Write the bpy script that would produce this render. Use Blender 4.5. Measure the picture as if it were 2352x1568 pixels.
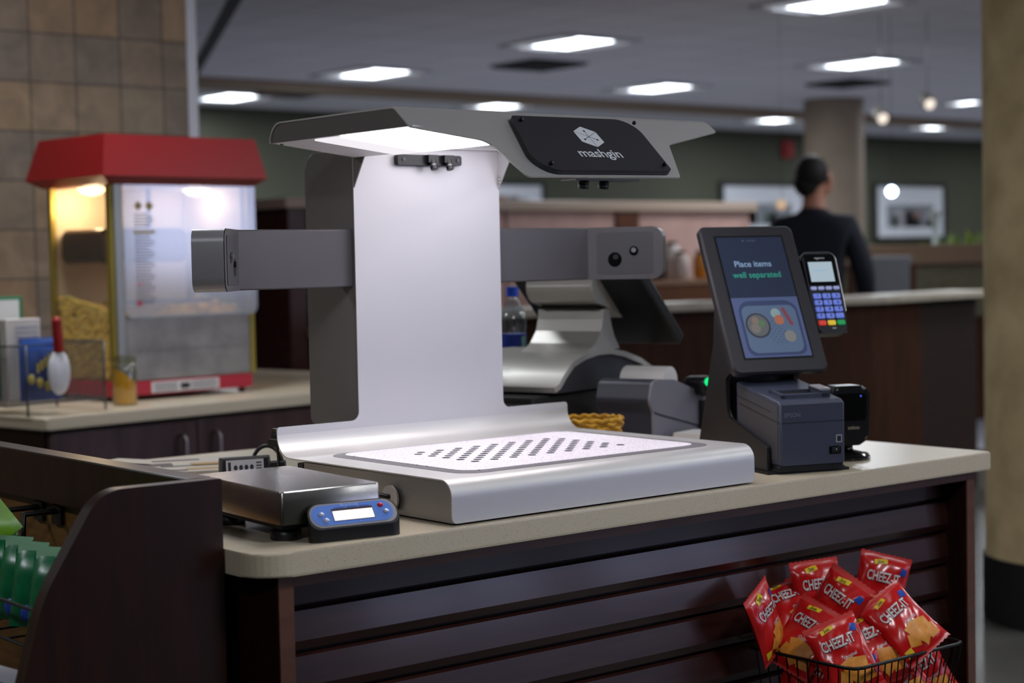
import bpy, bmesh, math, random
from mathutils import Vector, Matrix
random.seed(7)
for o in list(bpy.data.objects): bpy.data.objects.remove(o)
SC = bpy.context.scene
COL = SC.collection
ZC = 0.914                     # counter height

# ------------------------------------------------------------------ camera
yaw, pitch, roll = 0.68481, 0.047099, -0.020557
cy_, sy_ = math.cos(yaw), math.sin(yaw)
Fw = Vector((sy_*math.cos(pitch), cy_*math.cos(pitch), -math.sin(pitch)))
r0 = Vector((cy_, -sy_, 0)); u0 = r0.cross(Fw)
Rt = r0*math.cos(roll) + u0*math.sin(roll)
Up = -r0*math.sin(roll) + u0*math.cos(roll)
cam = bpy.data.cameras.new('camera'); camo = bpy.data.objects.new('camera', cam); COL.objects.link(camo)
camo.matrix_world = Matrix(((Rt.x, Up.x, -Fw.x, 0), (Rt.y, Up.y, -Fw.y, 0), (Rt.z, Up.z, -Fw.z, ZC+0.46), (0, 0, 0, 1)))
cam.sensor_width = 36; cam.sensor_fit = 'HORIZONTAL'; cam.lens = 3972.9/2352*36
cam.clip_start = 0.05; cam.clip_end = 100
cam.dof.use_dof = True; cam.dof.focus_distance = 3.22; cam.dof.aperture_fstop = 2.9; cam.dof.aperture_blades = 9
SC.camera = camo
# ------------------------------------------------------------------ world, exposure
w = bpy.data.worlds.new('world'); SC.world = w; w.use_nodes = True
bg = w.node_tree.nodes['Background']; bg.inputs[0].default_value = (0.55, 0.65, 1, 1); bg.inputs[1].default_value = 0.02
SC.view_settings.view_transform = 'Standard'; SC.view_settings.look = 'None'
SC.view_settings.exposure = 0.0; SC.view_settings.gamma = 1; SC.view_settings.use_curve_mapping = False

def area(name, loc, sx, sy, power, color=(1, 1, 1), direction=(0, 0, -1), spread=180):
    l = bpy.data.lights.new(name, 'AREA'); l.shape = 'RECTANGLE'; l.size = sx; l.size_y = sy; l.energy = power; l.color = color
    l.spread = math.radians(spread)
    o = bpy.data.objects.new(name, l); COL.objects.link(o); o.location = loc
    o.rotation_euler = Vector(direction).to_track_quat('-Z', 'Y').to_euler()
    return o
TROFF_W = 30.0; TROFF_COL = (0.90, 0.95, 1.0)
WIN_E = 3.6
# ------------------------------------------------------------------ materials
def lin(c):
    return tuple((x/12.92 if x <= 0.04045 else ((x+0.055)/1.055)**2.4) for x in [v/255 for v in c])
MATS = {}
def mat(name, rgb, rough=0.5, metal=0.0, spec=0.5, emit=None, es=0, noise=None, scale=40, bump=0, coat=0, trans=0, ior=1.45, aniso=0, stretch=None, mix2=None):
    """rgb: sRGB 0-255; noise: second sRGB colour mixed in by a procedural noise"""
    if name in MATS: return MATS[name]
    m = bpy.data.materials.new(name); m.use_nodes = True; nt = m.node_tree; b = nt.nodes['Principled BSDF']
    c = lin(rgb); b.inputs['Base Color'].default_value = (*c, 1)
    b.inputs['Roughness'].default_value = rough; b.inputs['Metallic'].default_value = metal
    b.inputs['Specular IOR Level'].default_value = spec; b.inputs['IOR'].default_value = ior
    b.inputs['Coat Weight'].default_value = coat; b.inputs['Coat Roughness'].default_value = 0.1
    b.inputs['Transmission Weight'].default_value = trans
    b.inputs['Anisotropic'].default_value = aniso
    if emit is not None:
        b.inputs['Emission Color'].default_value = (*lin(emit), 1); b.inputs['Emission Strength'].default_value = es
    tc = nt.nodes.new('ShaderNodeTexCoord'); mp = nt.nodes.new('ShaderNodeMapping'); nt.links.new(tc.outputs['Object'], mp.inputs[0])
    if stretch: mp.inputs['Scale'].default_value = stretch
    nz = nt.nodes.new('ShaderNodeTexNoise'); nz.inputs['Scale'].default_value = scale; nz.inputs['Detail'].default_value = 5
    nt.links.new(mp.outputs[0], nz.inputs['Vector'])
    if noise is not None:
        r = nt.nodes.new('ShaderNodeValToRGB'); r.color_ramp.elements[0].position = 0.35; r.color_ramp.elements[1].position = 0.65
        r.color_ramp.elements[0].color = (*lin(noise), 1); r.color_ramp.elements[1].color = (*c, 1)
        nt.links.new(nz.outputs['Fac'], r.inputs[0]); nt.links.new(r.outputs[0], b.inputs['Base Color'])
    if bump:
        bp = nt.nodes.new('ShaderNodeBump'); bp.inputs['Strength'].default_value = bump; bp.inputs['Distance'].default_value = 0.002
        nt.links.new(nz.outputs['Fac'], bp.inputs['Height']); nt.links.new(bp.outputs[0], b.inputs['Normal'])
    MATS[name] = m
    return m
def glassmat(name, tint=(255, 255, 255), refl=0.12, rough=0.02, haze=0.0):
    m = bpy.data.materials.new(name); m.use_nodes = True; nt = m.node_tree; nt.nodes.clear()
    out = nt.nodes.new('ShaderNodeOutputMaterial'); mx = nt.nodes.new('ShaderNodeMixShader'); tr = nt.nodes.new('ShaderNodeBsdfTransparent')
    gl = nt.nodes.new('ShaderNodeBsdfGlossy'); fr = nt.nodes.new('ShaderNodeFresnel'); fr.inputs[0].default_value = 1.5
    ad0 = nt.nodes.new('ShaderNodeMath'); ad0.operation = 'ADD'; ad0.inputs[1].default_value = refl; ge = nt.nodes.new('ShaderNodeNewGeometry'); iv = nt.nodes.new('ShaderNodeMath'); iv.operation = 'SUBTRACT'; iv.inputs[0].default_value = 1; nt.links.new(ge.outputs['Backfacing'], iv.inputs[1]); ad = nt.nodes.new('ShaderNodeMath'); ad.operation = 'MULTIPLY'; nt.links.new(ad0.outputs[0], ad.inputs[0]); nt.links.new(iv.outputs[0], ad.inputs[1])
    tr.inputs[0].default_value = (*lin(tint), 1); gl.inputs['Roughness'].default_value = rough
    nt.links.new(fr.outputs[0], ad0.inputs[0]); nt.links.new(ad.outputs[0], mx.inputs[0]); nt.links.new(tr.outputs[0], mx.inputs[1]); nt.links.new(gl.outputs[0], mx.inputs[2])
    if haze:
        df = nt.nodes.new('ShaderNodeBsdfDiffuse'); df.inputs[0].default_value = (0.8, 0.82, 0.85, 1); m2 = nt.nodes.new('ShaderNodeMixShader'); m2.inputs[0].default_value = haze
        nt.links.new(mx.outputs[0], m2.inputs[1]); nt.links.new(df.outputs[0], m2.inputs[2]); nt.links.new(m2.outputs[0], out.inputs[0])
    else: nt.links.new(mx.outputs[0], out.inputs[0])
    return m
def woodmat(name, c1, c2, rough=0.35, stretch=(3, 3, 30), scale=3.0, coat=0.0):
    m = mat(name, c1, rough, noise=c2, scale=scale, stretch=stretch, coat=coat)
    return m
def emitmat(name, rgb, s): return mat(name, (0, 0, 0), 0.6, emit=rgb, es=s, spec=0.1)
def speckle(name, base, dark, light, rough, scale=260, thr=0.30):
    m = bpy.data.materials.new(name); m.use_nodes = True; nt = m.node_tree; b = nt.nodes['Principled BSDF']; b.inputs['Roughness'].default_value = rough
    tc = nt.nodes.new('ShaderNodeTexCoord'); v = nt.nodes.new('ShaderNodeTexNoise'); v.inputs['Scale'].default_value = scale; v.inputs['Detail'].default_value = 1.5
    v2 = nt.nodes.new('ShaderNodeTexNoise'); v2.inputs['Scale'].default_value = 6
    nt.links.new(tc.outputs['Object'], v.inputs['Vector']); nt.links.new(tc.outputs['Object'], v2.inputs['Vector'])
    r = nt.nodes.new('ShaderNodeValToRGB'); e = r.color_ramp.elements; e[0].position = thr; e[0].color = (*lin(dark), 1); e[1].position = thr+0.07; e[1].color = (*lin(base), 1)
    e2 = e.new(0.72); e2.color = (*lin(base), 1); e3 = e.new(0.78); e3.color = (*lin(light), 1)
    nt.links.new(v.outputs['Fac'], r.inputs[0])
    nt.links.new(r.outputs[0], b.inputs['Base Color'])
    return m
# ------------------------------------------------------------------ mesh helpers
class MB:
    """collects shapes into one bmesh, each shape with a material slot"""
    def __init__(s): s.bm = bmesh.new(); s.mats = []; s.cur = 0; s.T = Matrix()
    def m(s, material):
        if material not in s.mats: s.mats.append(material)
        s.cur = s.mats.index(material); return s
    def v(s, p): return s.bm.verts.new(s.T @ Vector(p))
    def face(s, vs, smooth=False):
        try:
            f = s.bm.faces.new(vs); f.material_index = s.cur; f.smooth = smooth; return f
        except ValueError: return None
    def box(s, x0, x1, y0, y1, z0, z1, bev=0.0, seg=2):
        vs = [s.v((x, y, z)) for x in (x0, x1) for y in (y0, y1) for z in (z0, z1)]
        idx = [(0, 1, 3, 2), (4, 6, 7, 5), (0, 4, 5, 1), (2, 3, 7, 6), (0, 2, 6, 4), (1, 5, 7, 3)]
        fs = [s.face([vs[i] for i in q]) for q in idx]
        if bev > 0: s._bevel(fs, bev, seg)
        return s
    def _bevel(s, fs, bev, seg):
        es = {e for f in fs if f for e in f.edges}
        r = bmesh.ops.bevel(s.bm, geom=list(es), offset=bev, segments=seg, profile=0.5, affect='EDGES', clamp_overlap=True)
        for f in r['faces']: f.material_index = s.cur; f.smooth = True
    def prism(s, poly, axis, a, b, bev=0.0, seg=2, smooth=False):
        """poly: 2D points; axis 'x': (y,z), 'y': (x,z), 'z': (x,y)"""
        def P(p, t): return {'x': (t, p[0], p[1]), 'y': (p[0], t, p[1]), 'z': (p[0], p[1], t)}[axis]
        A = [s.v(P(p, a)) for p in poly]; B = [s.v(P(p, b)) for p in poly]
        fa = s.face(A); fb = s.face(B[::-1]); n = len(poly); fs = [fa, fb]
        for i in range(n): fs.append(s.face([A[i], B[i], B[(i+1) % n], A[(i+1) % n]], smooth))
        if bev > 0:
            es = {e for f in (fa, fb) if f for e in f.edges}
            r = bmesh.ops.bevel(s.bm, geom=list(es), offset=bev, segments=seg, profile=0.5, affect='EDGES', clamp_overlap=True)
            for f in r['faces']: f.material_index = s.cur; f.smooth = True
        return s
    def strip(s, prof, axis, a, b, th=0.0, smooth=True):
        """open profile swept along an axis, with thickness th"""
        n = len(prof); nr = []
        for i in range(n):
            p, q = prof[max(i-1, 0)], prof[min(i+1, n-1)]
            dx, dy = q[0]-p[0], q[1]-p[1]; L = math.hypot(dx, dy) or 1; nr.append((-dy/L, dx/L))
        inner = [(prof[i][0]-nr[i][0]*th, prof[i][1]-nr[i][1]*th) for i in range(n)]
        def P(p, t): return {'x': (t, p[0], p[1]), 'y': (p[0], t, p[1]), 'z': (p[0], p[1], t)}[axis]
        A = [s.v(P(p, a)) for p in prof]; B = [s.v(P(p, b)) for p in prof]
        C = [s.v(P(p, a)) for p in inner]; D = [s.v(P(p, b)) for p in inner]
        for i in range(n-1):
            s.face([A[i], A[i+1], B[i+1], B[i]], smooth); s.face([C[i], D[i], D[i+1], C[i+1]], smooth)
            s.face([A[i], C[i], C[i+1], A[i+1]]); s.face([B[i], B[i+1], D[i+1], D[i]])
        s.face([A[0], B[0], D[0], C[0]]); s.face([A[-1], C[-1], D[-1], B[-1]])
        return s
    def cyl(s, p, q, r, r2=None, n=20, caps=True, smooth=True):
        p, q = Vector(p), Vector(q); d = (q-p).normalized(); u = d.orthogonal().normalized(); w_ = d.cross(u); r2 = r if r2 is None else r2
        A = [s.v(p+(u*math.cos(2*math.pi*i/n)+w_*math.sin(2*math.pi*i/n))*r) for i in range(n)]
        B = [s.v(q+(u*math.cos(2*math.pi*i/n)+w_*math.sin(2*math.pi*i/n))*r2) for i in range(n)]
        for i in range(n): s.face([A[i], A[(i+1) % n], B[(i+1) % n], B[i]], smooth)
        if caps: s.face(A[::-1]); s.face(B)
        return s
    def tube(s, pts, r, n=8, closed=False):
        pts = [Vector(p) for p in pts]; rings = []; N = len(pts); u = None
        for i in range(N):
            a = pts[(i-1) % N] if (closed or i > 0) else pts[i]; b = pts[(i+1) % N] if (closed or i < N-1) else pts[i]
            d = (b-a).normalized()
            if u is None: u = d.orthogonal().normalized()
            u = (u-d*u.dot(d)); u = u.normalized() if u.length > 1e-6 else d.orthogonal().normalized(); w_ = d.cross(u)
            rings.append([s.v(pts[i]+(u*math.cos(2*math.pi*k/n)+w_*math.sin(2*math.pi*k/n))*r) for k in range(n)])
        for i in range(N if closed else N-1):
            A, B = rings[i], rings[(i+1) % N]
            for k in range(n): s.face([A[k], A[(k+1) % n], B[(k+1) % n], B[k]], True)
        if not closed: s.face(rings[0][::-1]); s.face(rings[-1])
        return s
    def lathe(s, prof, c=(0, 0, 0), n=28, axis='z', smooth=True):
        rings = []
        for r, h in prof:
            ring = []
            for i in range(n):
                a = 2*math.pi*i/n; x, y = r*math.cos(a), r*math.sin(a)
                p = {'z': (x, y, h), 'y': (x, h, y), 'x': (h, x, y)}[axis]
                ring.append(s.v((c[0]+p[0], c[1]+p[1], c[2]+p[2])))
            rings.append(ring)
        for A, B in zip(rings, rings[1:]):
            for i in range(n): s.face([A[i], A[(i+1) % n], B[(i+1) % n], B[i]], smooth)
        if prof[0][0] > 1e-5: s.face(rings[0][::-1])
        if prof[-1][0] > 1e-5: s.face(rings[-1])
        return s
    def ball(s, c, rx, ry=None, rz=None, n=14):
        ry = rx if ry is None else ry; rz = rx if rz is None else rz
        T = s.T @ Matrix.Translation(c) @ Matrix.Diagonal((rx, ry, rz, 1))
        r = bmesh.ops.create_uvsphere(s.bm, u_segments=n, v_segments=max(6, n*2//3), radius=1, matrix=T)
        for v in r['verts']:
            for f in v.link_faces: f.material_index = s.cur; f.smooth = True
        return s
    def poly(s, pts, smooth=False): s.face([s.v(p) for p in pts], smooth); return s
    def text(s, txt, size, fn, bold=0.0, shear=0.0, spacing=1.0):
        """flat lettering; fn maps (u, v) to a point"""
        vs, fs = text_geo(txt, size, bold, shear, spacing)
        V = [s.v(fn(x, y)) for x, y in vs]
        for f in fs: s.face([V[i] for i in f])
        return s
    def build(s, name, parent=None, loc=None, rotz=0.0, sub=False):
        me = bpy.data.meshes.new(name)
        bmesh.ops.remove_doubles(s.bm, verts=s.bm.verts, dist=1e-6)
        bmesh.ops.recalc_face_normals(s.bm, faces=s.bm.faces)
        for e in s.bm.edges:
            if len(e.link_faces) == 2 and e.calc_face_angle(0) > 0.85: e.smooth = False
        s.bm.to_mesh(me); s.bm.free()
        for m_ in s.mats: me.materials.append(m_)
        o = bpy.data.objects.new(name, me); COL.objects.link(o)
        if parent is not None: o.parent = parent
        if loc is not None: o.location = loc
        o.rotation_euler.z = rotz
        return o
_TX = {}
def text_geo(txt, size, bold, shear, spacing):
    k = (txt, size, bold, shear, spacing)
    if k in _TX: return _TX[k]
    cu = bpy.data.curves.new('t', 'FONT'); cu.body = txt; cu.size = size; cu.align_x = 'CENTER'; cu.align_y = 'CENTER'
    cu.offset = bold*size; cu.shear = shear; cu.space_character = spacing; cu.resolution_u = 3
    o = bpy.data.objects.new('t', cu); COL.objects.link(o); bpy.context.view_layer.update()
    me = o.evaluated_get(bpy.context.evaluated_depsgraph_get()).to_mesh()
    vs = [(v.co.x, v.co.y) for v in me.vertices]; fs = [tuple(p.vertices) for p in me.polygons]
    o.to_mesh_clear(); bpy.data.objects.remove(o); bpy.data.curves.remove(cu)
    _TX[k] = (vs, fs); return _TX[k]
def rp(pts, r, n=6):
    """rounded polygon; r one radius or one per corner"""
    out = []; N = len(pts)
    for i in range(N):
        p = Vector(pts[i]); a = Vector(pts[i-1]); b = Vector(pts[(i+1) % N]); rad = r[i] if isinstance(r, (list, tuple)) else r
        if rad <= 0: out.append(tuple(p)); continue
        u = (a-p); v = (b-p); lu, lv = u.length, v.length; u.normalize(); v.normalize()
        ang = u.angle(v)
        if abs(ang-math.pi) < 1e-3: out.append(tuple(p)); continue
        t = min(rad/math.tan(ang/2), lu*0.499, lv*0.499); rr = t*math.tan(ang/2)
        c = p+(u+v).normalized()*(rr/math.sin(ang/2)); s0 = p+u*t-c; s1 = p+v*t-c
        a0 = math.atan2(s0.y, s0.x); a1 = math.atan2(s1.y, s1.x); d = (a1-a0+math.pi) % (2*math.pi)-math.pi
        for k in range(n+1):
            t_ = a0+d*k/n; out.append((c.x+rr*math.cos(t_), c.y+rr*math.sin(t_)))
    return out
def rect(x0, x1, y0, y1): return [(x0, y0), (x1, y0), (x1, y1), (x0, y1)]
def arc(c, r, a0, a1, n=8): return [(c[0]+r*math.cos(math.radians(a0+(a1-a0)*i/n)), c[1]+r*math.sin(math.radians(a0+(a1-a0)*i/n))) for i in range(n+1)]
def empty(name, loc, rotz=0.0, label=None, cat=None, group=None):
    o = bpy.data.objects.new(name, None); COL.objects.link(o); o.location = loc; o.rotation_euler = (0, 0, rotz); o.empty_display_size = 0.05
    tag(o, label, cat, group); return o
def tag(o, label=None, cat=None, group=None, kind=None):
    if label: o['label'] = label
    if cat: o['category'] = cat
    if group: o['group'] = group
    if kind: o['kind'] = kind
    return o
def struct(o): o['kind'] = 'structure'; return o
def copy_tree(root, loc=None, rotz=None, label=None):
    r = root.copy(); COL.objects.link(r)
    for ch in list(root.children):
        c = ch.copy(); COL.objects.link(c); c.parent = r
        for g in ch.children:
            d = g.copy(); COL.objects.link(d); d.parent = c
    if loc is not None: r.location = loc
    if rotz is not None: r.rotation_euler.z = rotz
    if label: r['label'] = label
    return r
rad = math.radians
# ================================================================== materials used
alu = mat('brushed_aluminium', (206, 203, 201), 0.45, 0.62, bump=0.05, scale=300, stretch=(1, 30, 30))
aluw = mat('painted_silver', (190, 189, 193), 0.48, 0.4, bump=0.03, scale=500)
steel = mat('stainless_steel', (178, 174, 168), 0.20, 1.0, bump=0.06, scale=200, stretch=(30, 1, 1))
charc = mat('charcoal_powder_coat', (76, 74, 78), 0.5, 0.25, bump=0.05, scale=700)
charc2 = mat('charcoal_column', (112, 108, 106), 0.55, 0.15, bump=0.05, scale=700)
blackp = mat('black_plastic', (22, 22, 25), 0.38, bump=0.04, scale=500)
blackg = mat('black_gloss', (8, 8, 10), 0.12)
blackm = mat('black_matte', (14, 13, 14), 0.6)
cablem = mat('black_cable', (14, 14, 16), 0.35)
logow = mat('logo_white', (215, 217, 222), 0.5)
wood = woodmat('dark_cherry_wood', (40, 15, 9), (30, 11, 6), 0.5, (14, 14, 1.2), 4, coat=0.0)
woodh = woodmat('dark_cherry_slats', (54, 28, 23), (42, 20, 17), 0.28, (1.2, 14, 14), 4, coat=0.25)
woodedge = woodmat('cherry_edge_band', (98, 62, 45), (84, 51, 37), 0.36, (1.5, 9, 9), 6)
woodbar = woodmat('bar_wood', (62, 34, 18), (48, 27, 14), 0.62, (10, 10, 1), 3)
woodpale = woodmat('partition_laminate', (182, 148, 138), (172, 138, 128), 0.45, (2, 2, 2), 3)
wood.node_tree.nodes['Principled BSDF'].inputs['Specular IOR Level'].default_value = 0.3
woodbar.node_tree.nodes['Principled BSDF'].inputs['Specular IOR Level'].default_value = 0.15
solid = speckle('solid_surface', (204, 190, 166), (172, 156, 130), (218, 206, 186), 0.3, 420, 0.30)
matwhite = speckle('terrazzo_mat', (240, 232, 240), (104, 98, 112), (250, 246, 250), 0.45, 270, 0.315)
redm = mat('red_enamel', (128, 15, 18), 0.4, spec=0.5)
redbase = mat('red_base', (170, 30, 48), 0.35)
olive = mat('gold_trim', (150, 132, 58), 0.4, 0.5)
warmw = mat('warm_white_panel', (206, 194, 174), 0.5)
greym = mat('grey_sheet_metal', (150, 144, 138), 0.42, 0.5, noise=(122, 118, 114), scale=9)
conc = mat('exposed_concrete', (204, 182, 140), 0.85, noise=(178, 156, 116), scale=6, bump=0.6)
concp = mat('painted_concrete', (152, 136, 118), 0.7, noise=(144, 128, 110), scale=3)
greenw = mat('sage_green_wall', (74, 76, 62), 0.75, noise=(71, 73, 59), scale=1.5)
beamm = mat('beam_tan', (150, 132, 112), 0.7)
darkfloor = mat('floor_tile_dark', (82, 80, 76), 0.22, noise=(72, 70, 66), scale=3)
whitep = mat('white_paper', (222, 218, 214), 0.6)
goldpop = mat('popcorn_yellow', (255, 196, 84), 0.7, noise=(255, 222, 140), scale=60, bump=0.5)

gp_ = goldpop.node_tree.nodes['Principled BSDF']; gp_.inputs['Subsurface Weight'].default_value = 0.5; gp_.inputs['Subsurface Scale'].default_value = 0.03; gp_.inputs['Subsurface Radius'].default_value = (1, .55, .2)
# ------------------------------------------------------------------ tiled wall material (8 inch slate tiles)
def tilemat():
    m = bpy.data.materials.new('slate_wall_tile'); m.use_nodes = True; nt = m.node_tree; b = nt.nodes['Principled BSDF']; b.inputs['Roughness'].default_value = 0.55
    N = nt.nodes.new; L = nt.links.new
    tc = N('ShaderNodeTexCoord'); sp = N('ShaderNodeSeparateXYZ'); L(tc.outputs['Object'], sp.inputs[0])
    def mth(op, a, b_=None):
        n = N('ShaderNodeMath'); n.operation = op
        for i, x in enumerate((a, b_)):
            if x is None: continue
            if isinstance(x, (int, float)): n.inputs[i].default_value = x
            else: L(x, n.inputs[i])
        return n.outputs[0]
    S = 0.2
    u = mth('DIVIDE', mth('SUBTRACT', sp.outputs[0], 2.973), S); v = mth('DIVIDE', mth('SUBTRACT', sp.outputs[2], 2.337), S)
    fu, fv = mth('FLOOR', u), mth('FLOOR', v)
    cb = N('ShaderNodeCombineXYZ'); L(fu, cb.inputs[0]); L(fv, cb.inputs[1])
    wn = N('ShaderNodeTexWhiteNoise'); wn.noise_dimensions = '3D'; L(cb.outputs[0], wn.inputs['Vector'])
    r = N('ShaderNodeValToRGB'); r.color_ramp.interpolation = 'LINEAR'; e = r.color_ramp.elements
    e[0].position = 0; e[0].color = (*lin((122, 108, 94)), 1); e[1].position = 1; e[1].color = (*lin((144, 118, 90)), 1)
    for p_, c_ in ((0.25, (132, 114, 96)), (0.45, (154, 126, 96)), (0.6, (146, 118, 90)), (0.8, (136, 122, 102))): x = e.new(p_); x.color = (*lin(c_), 1)
    L(wn.outputs['Value'], r.inputs[0])
    nz = N('ShaderNodeTexNoise'); nz.inputs['Scale'].default_value = 9; nz.inputs['Detail'].default_value = 6; nz.inputs['Distortion'].default_value = 0.8; L(tc.outputs['Object'], nz.inputs['Vector'])
    mr = N('ShaderNodeMapRange'); mr.inputs[1].default_value = 0.3; mr.inputs[2].default_value = 0.7; mr.inputs[3].default_value = 0.72; mr.inputs[4].default_value = 1.18; L(nz.outputs['Fac'], mr.inputs[0])
    mu = N('ShaderNodeMix'); mu.data_type = 'RGBA'; mu.blend_type = 'MULTIPLY'; mu.inputs[0].default_value = 1; L(r.outputs[0], mu.inputs[6]); L(mr.outputs[0], mu.inputs[7])
    g = mth('MAXIMUM', mth('GREATER_THAN', mth('ABSOLUTE', mth('SUBTRACT', mth('FRACT', u), 0.5)), 0.483), mth('GREATER_THAN', mth('ABSOLUTE', mth('SUBTRACT', mth('FRACT', v), 0.5)), 0.483))
    mg = N('ShaderNodeMix'); mg.data_type = 'RGBA'; L(g, mg.inputs[0]); L(mu.outputs[2], mg.inputs[6]); mg.inputs[7].default_value = (*lin((72, 62, 54)), 1)
    L(mg.outputs[2], b.inputs['Base Color'])
    bp = N('ShaderNodeBump'); bp.inputs['Strength'].default_value = 0.5; bp.inputs['Distance'].default_value = 0.004; L(mth('SUBTRACT', nz.outputs['Fac'], g), bp.inputs['Height']); L(bp.outputs[0], b.inputs['Normal'])
    return m
def ceilmat():
    m = bpy.data.materials.new('acoustic_ceiling_tile'); m.use_nodes = True; nt = m.node_tree; b = nt.nodes['Principled BSDF']; b.inputs['Roughness'].default_value = 0.9
    N = nt.nodes.new; L = nt.links.new
    tc = N('ShaderNodeTexCoord'); br = N('ShaderNodeTexBrick'); br.offset = 0; br.inputs['Scale'].default_value = 1
    br.inputs['Brick Width'].default_value = 0.61; br.inputs['Row Height'].default_value = 0.61; br.inputs['Mortar Size'].default_value = 0.012
    br.inputs['Color1'].default_value = (*lin((232, 232, 238)), 1); br.inputs['Color2'].default_value = (*lin((226, 226, 232)), 1); br.inputs['Mortar'].default_value = (*lin((200, 200, 206)), 1)
    L(tc.outputs['Object'], br.inputs['Vector']); L(br.outputs['Color'], b.inputs['Base Color'])
    return m
tile = tilemat(); ceil = ceilmat()

# ================================================================== the room
ZT = 3.02
b = MB().m(darkfloor); b.box(-4, 23, -4, 7.2, -0.1, 0); struct(b.build('floor'))
b = MB().m(mat('floor_dining_bounce', (134, 134, 142), 0.6, noise=(126, 126, 134), scale=2)); b.box(-4, 23, 7.2, 16, -0.1, 0); struct(b.build('floor'))  # unseen rear floor, made paler to bounce light up to the ceiling
b = MB().m(ceil); b.box(-4, 23, -4, 16, ZT, ZT+0.1); struct(b.build('ceiling'))
b = MB().m(greenw); b.box(-4, 23, 15.8, 15.95, 0, ZT); struct(b.build('wall_back'))
b = MB().m(greenw); b.box(-4.15, -4, -4, 16, 0, ZT); struct(b.build('wall_left'))
b = MB().m(greenw); b.box(23, 23.15, -4, 16, 0, ZT); struct(b.build('wall_right'))
b = MB().m(tile); b.box(-4, 3.69, 6.7, 6.92, 0, ZT); struct(b.build('wall_tiled'))
b = MB().m(mat('white_corner_trim', (205, 205, 214), 0.4)); b.box(3.69, 3.735, 6.69, 6.93, 0, ZT, 0.004); struct(b.build('trim_1'))
b = MB().m(beamm); b.box(3.0, 22.9, 13.35, 13.75, 2.95, ZT-0.001); struct(b.build('ceiling_beam'))
b = MB().m(mat('ceiling_expansion_joint', (70, 70, 74), 0.8)); b.poly([(4.0, 6.3, ZT-0.004), (4.1, 6.3, ZT-0.004), (8.0, 14.5, ZT-0.004), (7.9, 14.5, ZT-0.004)]); b.poly([(4.0, 6.3, ZT-0.002), (4.1, 6.3, ZT-0.002), (8.0, 14.5, ZT-0.002), (7.9, 14.5, ZT-0.002)])
struct(b.build('trim_2'))
# wall behind the camera with its row of tall daylight windows
fw = MB().m(greenw)
wins = [(5.9, 7.4), (7.8, 9.3), (10.6, 12.6)]
x = -4.0
for a, c in wins: fw.box(x, a, -4.15, -4, 0, ZT); fw.box(a, c, -4.15, -4, 0, 0.55 if a < 10 else 1.25); fw.box(a, c, -4.15, -4, 2.65, ZT); x = c
fw.box(x, 23, -4.15, -4, 0, ZT); struct(fw.build('wall_front'))
sky = emitmat('daylight', (204, 212, 255), WIN_E); frm = mat('window_frame_grey', (120, 122, 126), 0.4)
for i, (a, c) in enumerate(wins):
    zs = 0.55 if a < 10 else 1.25
    f = MB().m(frm); f.box(a, c, -4.1, -4.03, zs, zs+.06); f.box(a, c, -4.1, -4.03, 2.59, 2.65); f.box(a, a+0.06, -4.1, -4.03, zs+.06, 2.59); f.box(c-0.06, c, -4.1, -4.03, zs+.06, 2.59); f.box((a+c)/2-0.025, (a+c)/2+0.025, -4.1, -4.03, zs+.06, 2.59)
    fo = struct(f.build('window_%d' % (i+1)))
    g = MB().m(sky); g.box(a+0.05, c-0.05, -4.09, -4.08, zs+.05, 2.6); g.build('daylight_pane', fo)

# ------------------------------------------------------------------ ceiling lights
lens = emitmat('troffer_lens', (238, 246, 255), 9.0); hous = mat('troffer_housing', (214, 214, 218), 0.5)
root = empty('ceiling_light', (8.75, 9.9, ZT), 0, 'x', 'ceiling light', 'recessed ceiling lights')
b = MB().m(hous); b.box(-0.36, 0.36, -0.41, -0.36, -0.025, 0); b.box(-0.36, 0.36, 0.36, 0.41, -0.025, 0); b.box(-0.36, -0.20, -0.36, 0.36, -0.02, 0); b.box(0.20, 0.36, -0.36, 0.36, -0.02, 0); b.build('frame', root)
b = MB().m(emitmat('troffer_wing_glow', (236, 240, 250), 0.32)); b.box(-0.35, -0.20, -0.30, 0.30, -0.024, -0.021); b.build('reflector', root)  # lit wings of the housing, their pale glow put in as weak emission
b = MB().m(emitmat('troffer_wing_glow', (236, 240, 250), 0.32)); b.box(0.20, 0.35, -0.30, 0.30, -0.024, -0.021); b.build('reflector', root)
b = MB().m(lens); b.box(-0.20, 0.20, -0.27, 0.27, -0.016, -0.004); b.build('diffuser', root)
vis = [((8.75, 9.95), 'bright ceiling light above the scanner canopy, level with the first dark vent'), ((8.62, 12.4), 'ceiling light just in front of the tan beam, left of the canopy'),
       ((8.6, 14.8), 'ceiling light beside the white corner trim of the tiled wall, beyond the beam'), ((11.6, 14.3), 'ceiling light peeking over the top edge of the scanner canopy'),
       ((11.8, 12.15), 'ceiling light in front of the beam, above the black logo panel'), ((11.9, 9.75), 'ceiling light above the second dark vent, left of the concrete column'),
       ((8.9, 7.5), 'ceiling light cut by the top edge of the photo, the nearest one'), ((15.9, 14.25), 'ceiling light beyond the beam, just left of the round far column'),
       ((18.9, 14.1), 'ceiling light low on the right, beyond the beam, above the right picture'), ((16.1, 11.7), 'small ceiling light high at the right beside two round spotlights')]
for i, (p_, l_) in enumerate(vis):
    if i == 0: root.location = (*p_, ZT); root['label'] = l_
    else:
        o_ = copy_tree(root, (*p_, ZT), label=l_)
        if p_[0] == 16.1: o_.scale = (.5, .5, 1)
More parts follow.
